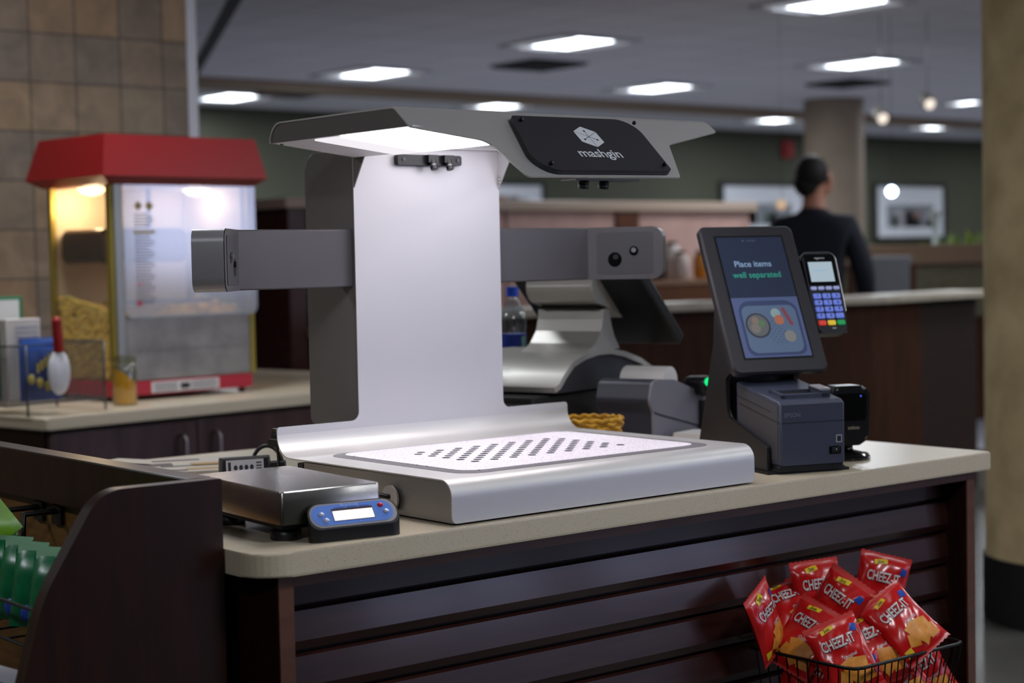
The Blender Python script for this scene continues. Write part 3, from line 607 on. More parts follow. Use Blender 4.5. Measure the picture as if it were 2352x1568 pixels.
def pillow(b, W_, H_, T_, fn, n1=12, n2=14, mats=None):
    """inflated packet; fn(x,y,z)->point ; returns height function"""
    def hgt(u, v):
        a = max(0, 1-abs(2*u-1)**2.6); c = max(0, 1-abs((v-.5)/.43)**3.0) if abs(v-.5) < .43 else 0
        return T_*(a**.6)*(c**.6)
    for sgn in (-1, 1):
        G = [[b.v(fn((i/n1-.5)*W_, (j/n2-.5)*H_, sgn*hgt(i/n1, j/n2))) for j in range(n2+1)] for i in range(n1+1)]
        for i in range(n1):
            for j in range(n2): b.face([G[i][j], G[i+1][j], G[i+1][j+1], G[i][j+1]], True)
    return hgt
b = MB().m(mat('bag_blue', (30, 84, 168), .35, noise=(40, 60, 130), scale=12)); pillow(b, .15, .2, .025, lambda x, y, z: (x, z, y+.1))
b.m(mat('bag_yellow', (214, 190, 90), .5))
for k in range(7): b.box(-.03+.02*k*.7, -.02+.02*k*.7, -.027, -.024, .09+.009*k, .12+.009*k)
for k in range(3): b.ball((-.05+.03*k, -.026, .07-.012*k), .013, .003, .016)
tag(b.build('snack_bag', None, inb(.16, .06, .045), KR), 'blue and yellow packet standing in the wire basket', 'packet')
# scoop
r_ = empty('scoop', inb(.18, -.012, .05), KR, 'white oval scoop with red handle hung on the wire basket', 'scoop')
b = MB().m(mat('scoop_white', (214, 212, 216), .2, coat=.4)); b.ball((0, 0, .085), .042, .016, .072, 20); b.build('bowl', r_)
b = MB().m(mat('scoop_red', (150, 26, 22), .35)); b.tube([(0, -.002, .15), (-.004, -.004, .2), (-.006, -.004, .24)], .016, 12); b.ball((-.006, -.004, .245), .017); b.build('handle', r_)
# ================================================================== checkout counter
ctop = rp(rect(1.402, 3.337, 2.358, 3.762), [.06, .012, .012, .012], 8)
b = MB().m(solid); b.prism(ctop, 'z', ZC-.04, ZC, .004, 3); tag(b.build('countertop'), 'speckled cream countertop with rounded front corner under the scanner', 'countertop')
r_ = empty('checkout_counter', (0, 0, 0), 0, 'dark cherry checkout counter base with slatted front', 'counter')
b = MB().m(wood); b.box(1.449, 1.477, 2.384, 3.72, 0, ZC-.041); b.m(woodedge); b.box(1.449, 1.477, 2.38, 2.384, 0, ZC-.041); b.build('side_panel', r_)
b = MB().m(wood); b.box(3.27, 3.298, 2.384, 3.72, 0, ZC-.041); b.m(woodedge); b.box(3.27, 3.298, 2.38, 2.384, 0, ZC-.041); b.build('side_panel', r_)
b = MB().m(woodedge); b.box(1.4775, 3.2695, 2.38, 2.40, .853, ZC-.041); b.build('apron', r_)
b = MB().m(wood); b.box(1.4775, 3.2695, 2.46, 2.475, .05, ZC-.041); b.build('back_board', r_)
b = MB().m(woodh); z_ = .853+.0
zz = .806
b.prism([(2.438, zz+.004), (2.438, .872), (2.46, .872), (2.46, zz+.004)], 'x', 1.4775, 3.2695)
while zz > .1:
    t, l_ = zz-.004, zz-.0765+.004
    b.prism([(2.446, t+.0), (2.438, t-.003), (2.432, l_+.016), (2.440, l_), (2.452, l_), (2.452, t)], 'x', 1.4775, 3.2695)
    zz -= .0765
b.build('slat_panel', r_)
b = MB().m(wood); b.box(1.4775, 3.2695, 3.0, 3.02, .05, ZC-.041); b.box(1.4775, 3.2695, 2.475, 3.0, .05, .07); b.build('inner_panel', r_)

# ================================================================== snack rack at the left end
wood_keep = wood; wood = woodmat('rack_cherry', (42, 15, 7), (31, 11, 5), .34, (14, 14, 1.2), 4)
r_ = empty('snack_rack', (1.25, 2.7, 0), 0, 'dark wooden snack rack with curved end panel at the left of the counter', 'rack')
b = MB().m(wood); o0 = (1.25, 2.7)
prof = rp([(1.397, 0), (1.397, 1.03), (1.185, 1.031), (1.085, .875), (.92, .3), (.92, 0)], [0, .003, .07, .25, .05, 0], 10)
b.prism([(x-1.25, z) for x, z in prof], 'y', 2.462-2.7, 2.492-2.7, .0035, 3); b.build('end_panel', r_)
b = MB().m(wood); b.box(.10, .147, -.207, 1.2, .94, 1.031, .003); b.build('top_rail', r_)
b = MB().m(woodmat('rack_back_amber_lit', (120, 82, 34), (100, 66, 26), .5)); b.box(.12, .145, -.207, 1.2, .05, .94); b.build('back_board', r_)  # amber colour carries the warm light falling on the wooden board
b = MB().m(wood); b.box(-.33, .12, -.207, 1.2, .28, .30); b.build('shelf', r_)
wood = wood_keep
hk = mat('hook_black', (14, 14, 15), .4)
for k, y_ in enumerate((.32, .40)):
    b = MB().m(hk); b.tube([(.118, y_, .925), (.05, y_, .925), (.045, y_, .86)], .006, 8); b.box(.112, .12, y_-.02, y_+.02, .90, .935); b.build('hook', r_)
b = MB().m(mat('rack_wire', (26, 26, 30), .35, .4))
for z_, d_ in ((.775, -.13), (.84, -.135)): b.tube([(.12, -.19, z_), (d_, -.19, z_), (d_, .75, z_), (.12, .75, z_)], .003, 6, closed=True)
for k in range(12): b.tube([(.12, -.17+k*.08, .775), (-.13, -.17+k*.08, .775)], .002, 5)
for k in range(5): b.tube([(-.13, -.18+k*.22, .775), (-.135, -.18+k*.22, .84)], .002, 5)
b.build('wire_shelf', r_)
gm = mat('packet_green', (12, 118, 74), .3, noise=(8, 96, 58), scale=30); gc = mat('packet_crimp', (150, 196, 160), .35); bl = mat('packet_blue', (34, 60, 150), .4)
for k in range(7):
    b = MB().m(gm); y_ = 2.56+k*.075; pillow(b, .105, .13, .024, lambda x, y, z: (x, z, y+.066), 8, 10)
    b.m(gc); b.box(-.048, .048, -.002, .002, .122, .136); b.m(bl); b.ball((.0, -.022, .025), .014, .004, .014)
    o = b.build('snack_packet', None, (1.17+.004*k, y_, .78)); o.rotation_euler = (rad(-12), 0, rad(-68+3*(k % 3)))
    tag(o, ['green packet nearest the end panel in the rack row', 'second green packet from the end panel', 'third green packet from the end panel', 'fourth green packet from the end panel', 'fifth green packet from the end panel', 'sixth green packet from the end panel', 'last green packet, farthest from the end panel'][k], 'packet', 'green packets on the wire shelf')
b = MB().m(mat('packet_lime', (120, 176, 40), .35, noise=(60, 110, 24), scale=12)); pillow(b, .11, .15, .02, lambda x, y, z: (x, z, y), 8, 10)
o = b.build('snack_packet', None, (1.158, 2.93, .925)); o.rotation_euler = (rad(-35), rad(50), rad(-50)); tag(o, 'lime green packet lying high at the left photo edge', 'packet')
b = MB().m(mat('bag_white_shiny', (206, 200, 210), .25)); pillow(b, .20, .26, .035, lambda x, y, z: (x, z, y), 10, 12)
b.m(mat('bag_magenta', (150, 24, 84), .3, noise=(110, 16, 60), scale=14)); b.ball((-.03, -.03, -.01), .062, .02, .09, 18)
b.m(bl); b.box(-.03, .03, -.031, -.026, .085, .11)
o = b.build('snack_bag', None, (1.06, 2.60, .62)); o.rotation_euler = (rad(-6), rad(18), rad(-35)); tag(o, 'white and magenta snack bag hanging below the green packets', 'bag')

# ================================================================== the scanner
mg = empty('checkout_scanner', (2.185, 2.66, ZC), 0, 'large silver self-checkout scanner with lit canopy, white back plate and two camera arms', 'scanner')
OX, OY = 2.185, 2.66
def X(x): return x-OX
def Y(y): return y-OY
x0, x1 = X(1.802), X(2.567)
# folded sheet
b = MB().m(alu); zt = .0795
prof = [(Y(2.380), .044)]+arc((Y(2.410), zt-.030), .030, 180, 90, 10)+[(Y(2.905), zt)]+[(Y(2.908)+.042*math.sin(math.radians(t)), zt+.042-.042*math.cos(math.radians(t))) for t in range(9, 91, 9)]
b.strip(prof, 'x', x0, x1, .0025)
yb = Y(2.95)
# front skirt with rounded lower corners
sk = rp([(x0, .044), (x0, .004), (x1, .004), (x1, .044)], [0, .010, .010, 0]); b.prism([(p[0], p[1]) for p in sk], 'y', Y(2.380), Y(2.3825))
# upright lip
b.build('base_sheet', mg)
b = MB().m(aluw); zl = zt+.042
lip = rp([(x0, zl), (x1, zl), (x1, .137), (X(2.381), .137), (X(2.381), .70), (X(1.999), .70), (X(1.999), .137), (x0, .137)], [0, 0, .018, .018, 0, 0, .018, .018], 8)
b.prism(lip, 'y', yb, yb+.0025); b.build('back_plate', mg)
# side walls of the base, recessed
for a in (x0+.004, x1-.007):
    b = MB().m(mat('side_sheet', (150, 146, 144), .4, .75, bump=.05, scale=300, stretch=(1, 30, 30)))
    pf_ = [(Y(2.3835), .004), (Y(2.86), .004), (Y(2.86), .074), (Y(2.415), .0765)]+arc((Y(2.410), zt-.030), .0262, 95, 180, 8)
    b.prism(pf_, 'x', a, a+.003); b.build('side_wall', mg)
b = MB().m(blackm); b.box(x0+.02, x1-.02, Y(2.40), Y(2.86), 0, .07); b.build('underbody', mg)
# tray inlay
b = MB().m(mat('inlay_border', (112, 106, 112), .5)); b.prism(rp(rect(X(1.872), X(2.514), Y(2.431), Y(2.893)), .05, 8), 'z', zt-.001, zt+.0006); b.build('inlay_border', mg)
b = MB().m(matwhite); b.prism(rp(rect(X(1.898), X(2.493), Y(2.460), Y(2.881)), .04, 8), 'z', zt, zt+.0016); tp = b.build('tray_mat', mg)
b = MB().m(mat('dot_teal', (12, 30, 34), .5))
for i in range(17):
    for j in range(10):
        if (i+j) % 2: continue
        b.cyl((X(2.002+.0234*i), Y(2.569+.0227*j), zt+.0015), (X(2.002+.0234*i), Y(2.569+.0227*j), zt+.0022), .0082, n=18, smooth=False)
b.build('dot_pattern', tp)
# cable grommet
b = MB().m(mat('grommet_grey', (165, 158, 154), .5)); b.lathe([(.024, -.006), (.024, -.002), (.022, 0), (0, 0)], (x0-.001, Y(2.558), .033), 24, 'x'); g_ = b.build('grommet', mg)
# column behind the plate
b = MB().m(charc2)
b.prism(rp([(Y(2.953), .12), (Y(3.14), .12), (Y(3.14), .692), (Y(2.953), .697)], [0, .01, .035, 0]), 'x', X(2.003), X(2.377), .004)
b.box(X(2.05), X(2.33), Y(2.96), Y(3.12), 0, .12)
b.build('column', mg)
# side gussets
for xa in (X(1.999), X(2.3785)):
    b = MB().m(aluw if xa > 0 else charc2); b.prism([(Y(2.95), .614), (Y(2.95), .70), (Y(2.905), .70), (Y(2.905), .683)], 'x', xa, xa+.0025); gs = b.build('gusset', mg)  # left gusset in charcoal: the shade on its outer face is in the colour
    if xa > 0:
        b = MB().m(steel)
        for k in range(3): b.ball((xa-.001, Y(2.943), .628+.007*k), .003, n=8)
        b.build('screw', gs)
# canopy -------------------------------------------------
b = MB().m(alu)
dn = (-.76154, -.64812)                                   # slope direction of the visor in (y, z)
cz = 1.612-ZC
vis_pl = rp([(X(1.798), -.053), (X(2.586), -.053), (X(2.589), -.024), (X(2.415), .026), (X(2.365), .133), (X(1.979), .139), (X(1.952), .034), (X(1.800), 0)], [0, 0, .006, .022, .008, .012, .03, .004], 8)
nv = Vector((0, .64812, -.76154))
def VP(u, v, h=0): return Vector((u, Y(2.475)+dn[0]*v, cz+dn[1]*v))-nv*h
A = [b.v(VP(p[0], p[1], 0)) for p in vis_pl]; B = [b.v(VP(p[0], p[1], -.003)) for p in vis_pl]
b.face(A); b.face(B[::-1])
for i in range(len(A)): b.face([A[i], B[i], B[(i+1) % len(A)], A[(i+1) % len(A)]])
b.build('visor', mg)
b = MB().m(alu)
ztop = 1.652-ZC; cx0, cx1 = X(1.799), X(2.5875)
pt = [(Y(2.475)-dn[0]*.053, cz-dn[1]*.053)]+[(Y(2.53)+.0, ztop-.0003)]+[(Y(2.905), ztop)]+[(Y(2.905)+.04*math.sin(math.radians(t)), ztop-.04+.04*math.cos(math.radians(t))) for t in range(10, 91, 10)]
b.strip(pt, 'x', cx0, cx1, .003); b.build('canopy_top', mg)
for xa in (cx0+.003, cx1-.006):
    zb_ = cz+.001 if xa < 0 else cz+.019; yb0 = 2.4815 if xa < 0 else 2.503
    b = MB().m(charc2); b.prism(rp([(Y(yb0), zb_), (Y(2.522), ztop-.004), (Y(2.941), ztop-.004), (Y(2.941), zb_)], [0, .006, .02 if xa > 0 else .037, 0]), 'x', xa, xa+.003); b.build('canopy_side', mg)
wht = mat('diffuser_white', (232, 230, 234), .45)
led = emitmat('led_white', (255, 250, 255), 16.0); ledc = emitmat('led_centre', (255, 250, 255), 5.0); led2 = emitmat('led_white_soft', (255, 250, 255), 0.9)
# diffusers slope down towards the middle
def slab(bm_, m_, xa, xb, ya, yb2, off_):
    def zz_(x): 
        if x > 0: return cz+.020
        t = (abs(x)-.01); return cz+.001-.024*max(0, min(1, (.383-abs(x))/.20))
    bm_.m(m_); q = [(xa, ya), (xb, ya), (xb, yb2), (xa, yb2)]
    lo = [bm_.v((p[0], Y(p[1]), zz_(p[0])-off_)) for p in q]; up = [bm_.v((p[0], Y(p[1]), zz_(p[0])-off_+.003)) for p in q]
    bm_.face(lo); bm_.face(up[::-1])
    for i_ in range(4): bm_.face([lo[i_], up[i_], up[(i_+1) % 4], lo[(i_+1) % 4]])
for sg in (-1, 1):
    yf = 0 if sg < 0 else .05; b = MB(); slab(b, wht, sg*.379, sg*.183, 2.476+yf, 2.945, 0); b.build('side_diffuser', mg)
    b = MB(); slab(b, led, sg*.374, sg*.187, 2.482+yf, 2.71, .0036); slab(b, led2, sg*.374, sg*.187, 2.711, 2.80, .0036); b.build('led_panel', mg)
b = MB().m(ledc); b.box(X(2.04), X(2.33), Y(2.60), Y(2.88), cz+.013, cz+.0155); b.build('led_panel', mg)
b = MB().m(steel)
for (xx, yy) in ((cx0+.02, 2.50), (cx0+.02, 2.93), (X(1.83), 2.492), (X(2.01), 2.93)): b.cyl((xx, Y(yy), cz-.003), (xx, Y(yy), cz+.001), .004, n=10)
b.build('screw', mg)
# logo panel
b = MB().m(mat('logo_panel_black', (44, 43, 48), .42, bump=.04, scale=600))
lp = rp([(X(2.043), -.033), (X(2.353), -.037), (X(2.341), .128), (X(2.000), .134)], [.012, .045, .012, .045], 10)
A = [b.v(VP(p[0], p[1], .002)) for p in lp]; B = [b.v(VP(p[0], p[1], .011)) for p in lp]
b.face(A[::-1]); f = b.face(B)
for i in range(len(A)): b.face([A[i], A[(i+1) % len(A)], B[(i+1) % len(A)], B[i]])
lpn = b.build('logo_panel', mg)
for (u, v) in ((2.0562, -.0157), (2.3473, -.0218), (2.0408, .1173), (2.3295, .112)):
    b = MB().m(blackg); c_ = VP(X(u), v, .0145); T0 = Matrix.Translation(c_); b.ball(c_, .0042, n=12); b.build('screw', lpn)
b = MB().m(logow); hx, hv, R_ = X(2.1965), .0265, .033
hexa = [(hx+R_*math.sin(math.radians(60*k)), hv-R_*math.cos(math.radians(60*k))) for k in range(6)]
e_ = .0007
def seg(p, q, t): return (p[0]+(q[0]-p[0])*t, p[1]+(q[1]-p[1])*t)
c0 = (hx, hv)
# three rhombic faces of the cube, parted by narrow gaps
for k in range(3):
    a_, m_, z2 = hexa[(2*k+5) % 6], hexa[(2*k) % 6], hexa[(2*k+1) % 6]
    q = [c0, a_, m_, z2]; cc = ((c0[0]+m_[0])/2, (c0[1]+m_[1])/2); q = [seg(p, cc, .035) for p in q]
    b.poly([VP(p[0], p[1], .0113) for p in q])
b.m(mat('logo_panel_black', (0, 0, 0)))
for k in range(3):
    m_ = hexa[(2*k) % 6]; t = seg(c0, m_, .55); dx, dy = (t[1]-c0[1]), -(t[0]-c0[0]); L = math.hypot(dx, dy); dx, dy = dx/L*.0006, dy/L*.0006
    b.poly([VP(c0[0]+dx, c0[1]+dy, .0115), VP(c0[0]-dx, c0[1]-dy, .0115), VP(t[0]-dx, t[1]-dy, .0115), VP(t[0]+dx, t[1]+dy, .0115)])
    b.poly([VP(t[0]+.0026*math.cos(math.radians(30*j)), t[1]+.0026*math.sin(math.radians(30*j)), .0115) for j in range(12)])
b.build('logo_emblem', lpn)
b = MB().m(logow); b.text('mashgin', .035, lambda u, v: VP(X(2.188)+u, .0795-v, .0113), bold=.012, spacing=.97); b.build('logo_lettering', lpn)
# camera bars
def lensunit(bm_, c, r, ln, d=(0, -.35, -1)):
    d = Vector(d).normalized(); c = Vector(c); bm_.m(blackp); bm_.cyl(c, c+d*ln*.55, r, n=16); bm_.m(mat('lens_ring', (150, 150, 152), .3, .8)); bm_.cyl(c+d*ln*.55, c+d*ln*.62, r*.95, n=16); bm_.m(blackp); bm_.cyl(c+d*ln*.62, c+d*ln, r*1.02, n=16)
b = MB().m(blackp); b.prism(rp(rect(X(2.102), X(2.269), 1.576-ZC, 1.598-ZC), .006), 'y', Y(2.936), Y(2.95)); b.m(charc)
for x_ in (2.117, 2.258): b.cyl((X(x_), Y(2.936), 1.588-ZC), (X(x_), Y(2.934), 1.588-ZC), .004, n=10)
cb_ = b.build('camera_bar', mg)
for x_ in (2.186, 2.228): b = MB(); b.m(blackp); b.box(X(x_)-.012, X(x_)+.012, Y(2.925), Y(2.94), 1.582-ZC, 1.598-ZC); lensunit(b, (X(x_), Y(2.93), 1.588-ZC), .0075, .022); b.build('camera_lens', cb_)
b = MB().m(blackp); b.box(X(2.10), X(2.26), Y(2.378), Y(2.42), 1.521-ZC-.004, 1.521-ZC-.001); cb_ = b.build('camera_bar', mg)
for x_ in (2.135, 2.185): b = MB(); lensunit(b, (X(x_), Y(2.395), 1.517-ZC), .010, .014, (0, .2, -1)); b.build('camera_lens', cb_)
# arms with camera pods
az0, az1 = 1.325-ZC, 1.444-ZC
for s_ in (-1, 1):
    xi, xo = (2.012, 1.735) if s_ < 0 else (2.37, 2.652)
    b = MB().m(charc)
    p_ = rp([(X(xi), Y(2.985)), (X(xi), Y(2.965)), (X(xo), Y(2.965)), (X(xo)-s_*.0, Y(3.01)), (X(xi), Y(3.01))], [0, .006, 0, 0, 0], 4)
    b.prism(p_, 'z', az0, az1, .003); arm = b.build('arm', mg)
    # pod: local frame along the pod face
    ex = Vector((s_*.63, -.7766, 0)); ex.normalize(); nn = Vector((-s_*.7766, -.63, 0)).normalized()   # nn faces the tray
    o_ = Vector((X(xo), Y(2.965), 0)); L = .172
    def PP(t, z, h=0): return o_+ex*t+nn*h+Vector((0, 0, z))
    out = rp([(0, az0), (L, az0), (L, az1), (0, az1)], [0, .026, .026, 0], 8)
    b = MB().m(charc)
    A = [b.v(PP(p[0], p[1], 0)) for p in out]; b.face(A)
    inl = rp([(.02, az0+.012), (L-.022, az0+.012), (L-.022, az1-.012), (.02, az1-.012)], .008, 6)
    b.m(mat('pod_inset', (58, 58, 62), .45)); b.face([b.v(PP(p[0], p[1], .0012)) for p in inl]); A2 = [b.v(PP(p[0], p[1], .0012)) for p in inl]; B2 = [b.v(PP(p[0], p[1], -.001)) for p in inl]
    b.m(blackm)
    for i in range(len(inl)): b.face([A2[i], B2[i], B2[(i+1) % len(inl)], A2[(i+1) % len(inl)]])
    pod = b.build('pod_face', arm)
    b = MB().m(mat('pod_shell_metal', (150, 148, 153), .38, .4, bump=.04, scale=300) if s_ < 0 else mat('pod_shell_metal_r', (120, 120, 124), .35, .7))
    A = [b.v(PP(p[0], p[1], -.0015)) for p in out]; B = [b.v(PP(p[0]-.0, p[1], -.062)) for p in out]
    for i in range(len(out)): b.face([A[i], A[(i+1) % len(out)], B[(i+1) % len(out)], B[i]], True)
    b.face(B[::-1]); b.build('pod_shell', arm)
    b = MB().m(blackg)
    for (t, z, r) in ((.062, 1.370-ZC, .016), (.106, 1.389-ZC, .0105)):
        c_ = PP(t, z, .0018); n_ = 24; b.face([b.v(c_+ex*r*math.cos(6.283*i/n_)+Vector((0, 0, r*1.05*math.sin(6.283*i/n_)))) for i in range(n_)])
    b.build('camera_hole', pod)
    b = MB().m(mat('lens_ring', (0, 0, 0))); c_ = PP(.106, 1.391-ZC, .002); b.cyl(c_, c_+nn*.004, .0055, n=16); b.build('lens', pod); b = MB(); c_ = PP(.064, 1.376-ZC, .002); b.m(blackp); b.cyl(c_, c_+nn*.003, .006, n=16); b.build('lens', pod)
# small connector block behind the lip
b = MB().m(blackp); b.box(X(1.823), X(1.842), Y(2.99), Y(3.012), .095, .122, .003); b.m(steel); b.box(X(1.825), X(1.84), Y(2.992), Y(3.01), .122, .130); b.m(blackp); b.tube([(X(1.832), Y(3.0), .095), (X(1.836), Y(3.0), .03), (X(1.87), Y(3.0), .004)], .003); b.box(X(1.81), X(2.0), Y(2.955), Y(3.0), .095, .11)
b.build('connector', mg)
b = MB().m(blackp); b.box(X(1.806), X(1.85), Y(2.865), Y(2.885), .05, .072, .002); b.build('port_block', mg)

# ================================================================== bench scale and its display
SR = rad(-4.5); sc = empty('bench_scale', (1.602, 2.60, ZC), SR, 'stainless steel bench scale with flat platter left of the scanner', 'scale')
b = MB().m(steel); a_ = rect(-.093, .093, -.166, .166); t_, l_ = .085, .030
top_ = rp(a_, .006, 3); bot_ = [(p[0]*1.035, p[1]*1.02) for p in top_]
A = [b.v((p[0], p[1], t_)) for p in top_]; B = [b.v((p[0]*1.012, p[1]*1.008, t_-.0025)) for p in top_]; C_ = [b.v((p[0], p[1], l_)) for p in bot_]
b.face(A)
n_ = len(A)
for P_, Q_ in ((A, B), (B, C_)):
    for i in range(n_): b.face([P_[i], Q_[i], Q_[(i+1) % n_], P_[(i+1) % n_]], True)
b.build('platter', sc)
b = MB().m(blackm); b.box(-.085, .085, -.15, .15, .020, .06); b.build('body', sc)
for (x_, y_) in ((-.065, -.125), (.065, -.125), (-.06, .10), (.065, .125)):
    b = MB().m(blackp); b.lathe([(.026, 0), (.027, .003), (.027, .014), (.024, .017), (.014, .018), (.014, .026), (0, .026)], (x_, y_, 0), 30); b.build('foot', sc)
IR = rad(-9); idp = empty('scale_display', (1.529, 2.402, ZC), IR, 'blue-faced scale display with lit screen, in front of the steel scale', 'display')
b = MB().m(blackp)
sl = Vector((0, .036, .046)); sl.normalize(); nrm_ = Vector((0, -.050, .036)).normalized()
def IP(u, v, h=0): return Vector((u, 0.0, .0215))+sl*v+nrm_*h
IW, IH = .165, .050
fo_ = rp([(0, 0), (IW, 0), (IW, IH), (0, IH)], [.018, .018, .034, .024], 8)
A = [b.v(IP(p[0], p[1])) for p in fo_]; B = [b.v(Vector((IP(p[0], p[1]).x, max(IP(p[0], p[1]).y, 0)*.9, 0))) for p in fo_]
b.face(A)
for i in range(len(A)): b.face([A[i], B[i], B[(i+1) % len(A)], A[(i+1) % len(A)]], True)
b.face(B[::-1]); b.build('housing', idp)
b = MB().m(mat('display_rim_grey', (150, 146, 150), .4)); o2 = rp([(.003, .003), (IW-.003, .003), (IW-.003, IH-.002), (.003, IH-.002)], [.02, .02, .033, .023], 8); b.face([b.v(IP(p[0], p[1], .0006)) for p in o2]); b.build('rim', idp)
b = MB().m(mat('display_blue', (84, 128, 214), .4)); o3 = rp([(.006, .0065), (IW-.010, .0065), (IW-.010, IH-.005), (.006, IH-.005)], [.02, .02, .031, .022], 8); b.face([b.v(IP(p[0], p[1], .0012)) for p in o3]); fp = b.build('face_plate', idp)
b = MB().m(emitmat('scale_lcd', (255, 244, 246), 1.5)); b.poly([IP(*p, .0018) for p in ((.045, .014), (.118, .014), (.118, .032), (.045, .032))]); b.m(mat('lcd_dark', (60, 44, 50), .3)); b.poly([IP(*p, .0017) for p in ((.044, .013), (.119, .013), (.119, .0365), (.044, .0365))]); b.build('screen', fp)
for (u, v, rd) in ((.024, .028, 0), (.030, .016, 0), (.135, .036, 1), (.142, .023, 0)):
    b = MB().m(mat('button_red', (200, 30, 50), .25) if rd else mat('button_silver', (196, 204, 222), .2, .3)); b.ball(IP(u, v, .001), .0058, .0042, .0042, 14); b.build('button', fp)
b = MB().m(mat('print_pale_blue', (150, 182, 236), .5)); b.text('Brecknell', .0088, lambda u, v: IP(.079+u, .0425+v*.8, .0016), bold=.01); b.m(mat('print_dark_blue', (40, 70, 150), .5))
for k in range(3): b.poly([IP(x_, z_, .0016) for x_, z_ in ((.05+k*.023, .0375), (.068+k*.023, .0375), (.068+k*.023, .0388), (.05+k*.023, .0388))])
b.m(mat('print_pale_blue', (0, 0, 0))); b.ball(IP(.09, .0095, .001), .0014, n=8); b.build('print', fp)
b = MB().m(cablem); b.tube([(1.69, 2.60, .972), (1.73, 2.585, .970), (1.765, 2.567, .958), (1.80, 2.558, .949)], .0045, 10)
tag(b.build('cable'), 'short black cable from the scale into the grey grommet', 'cable')
# power adapter with looped cord
r_ = empty('power_adapter', (1.80, 3.17, ZC), rad(-17), 'black power adapter with rating label, lying behind the steel scale', 'adapter')
b = MB().m(blackp); b.prism(rp([(0, 0), (.034, 0), (.028, .058), (.006, .058)], .004), 'x', 0, .105, .004); b.prism(rp([(.004, .004), (.03, .004), (.026, .045), (.008, .045)], .003), 'x', .10, .14, .003); ad = b.build('body', r_)
b = MB().m(mat('label_silver', (176, 176, 182), .5))
def LP(u, v, h=0): return Vector((u, .0005+v*.1-h, .003+v))
b.poly([LP(.01, .006, .001), LP(.09, .006, .001), LP(.09, .05, .001), LP(.01, .05, .001)])
b.m(mat('label_ink', (36, 36, 44), .5))
for k in range(4): c_ = (.03+.0115*k, .034); b.poly([LP(c_[0]+.0042*math.cos(.5236*j), c_[1]+.0055*math.sin(.5236*j), .0014) for j in range(12)])
for k in range(4): b.poly([LP(.074, .044-.006*k, .0014), LP(.086, .044-.006*k, .0014), LP(.086, .041-.006*k, .0014), LP(.074, .041-.006*k, .0014)])
b.text('LPS', .008, lambda u, v: LP(.068+u*.8, .024+v, .0014)); b.poly([LP(.014, .046, .0014), LP(.02, .046, .0014), LP(.02, .01, .0014), LP(.014, .01, .0014)])
b.build('rating_label', ad)
b = MB().m(cablem); b.tube([(.1, .015, .03)]+[(.085+.03*math.cos(math.radians(t))*1.0+.02, .02+.02*math.sin(math.radians(t/2)), .036+.040*math.sin(math.radians(t))) for t in range(170, -20, -12)]+[(.145, .05, .004), (.2, .1, .004)], .0042, 8); b.build('cord', r_)
# magazine lying on the counter
r_ = empty('magazine', (1.90, 3.53, ZC), rad(-22), 'open magazine with pale pages lying at the left rear of the counter', 'magazine')
b = MB().m(mat('page_white', (206, 196, 182), .5))
for k in range(3): b.box(-.2+.004*k, .2, -.15, .15-.004*k, .001+.003*k, .0035+.003*k)
b.build('pages', r_)
b = MB().m(mat('page_dark_print', (84, 70, 74), .5)); b.box(-.19, -.02, -.02, .03, .0096, .0102); b.box(-.16, .05, .07, .09, .0096, .0102); b.box(-.05, .18, -.045, -.03, .0096, .0102); b.box(-.19, .0, -.13, -.11, .0096, .0102)
b.m(mat('page_ochre', (190, 150, 90), .5)); b.box(.0, .16, -.12, -.09, .0096, .0102); b.box(.02, .12, -.05, .01, .0096, .0102); b.m(mat('page_pale', (222, 214, 204), .5)); b.box(-.18, -.06, .03, .12, .0097, .0103)
b.build('print', r_)
b = MB().m(mat('page_white', (0, 0, 0))); b.strip([(-.19, .0105), (-.13, .018), (-.06, .0105)], 'y', .02, .12, .0006); b.build('lifted_page', r_)
b = MB().m(mat('card_red', (170, 30, 36), .4)); b.box(-.05, .05, -.03, .03, 0, .004); tag(b.build('card', None, (1.60, 2.835, ZC), rad(-20)), 'small red card lying on the counter under the back of the scale', 'card')
# ================================================================== kiosk stand with screen
kR = rad(-19); kO = (2.696, 2.4246, ZC)
ks = empty('kiosk_stand', kO, kR, 'black kiosk stand holding the tilted touch screen above the receipt printer', 'kiosk')
b = MB().m(mat('kiosk_black', (30, 29, 32), .45, bump=.04, scale=500))
for xa in (-.012, .158):
    prof = rp([(.038, .006), (.37, .006), (.352, .05), (.278, .264), (.268, .39), (.252, .385), (.165, .222), (.222, .19), (.216, .108), (.039, .058)], [0, .01, .03, .05, .004, .004, .01, .01, .02, .004], 6)
    b.prism(prof, 'x', xa, xa+.009, .001)
b.box(-.003, .158, .245, .252, .006, .30); b.box(-.003, .158, .01, .37, .006, .012)
b.build('side_plates', ks)
b = MB().m(blackm); b.box(-.02, .175, .02, .375, 0, .006); b.build('foot_plate', ks)
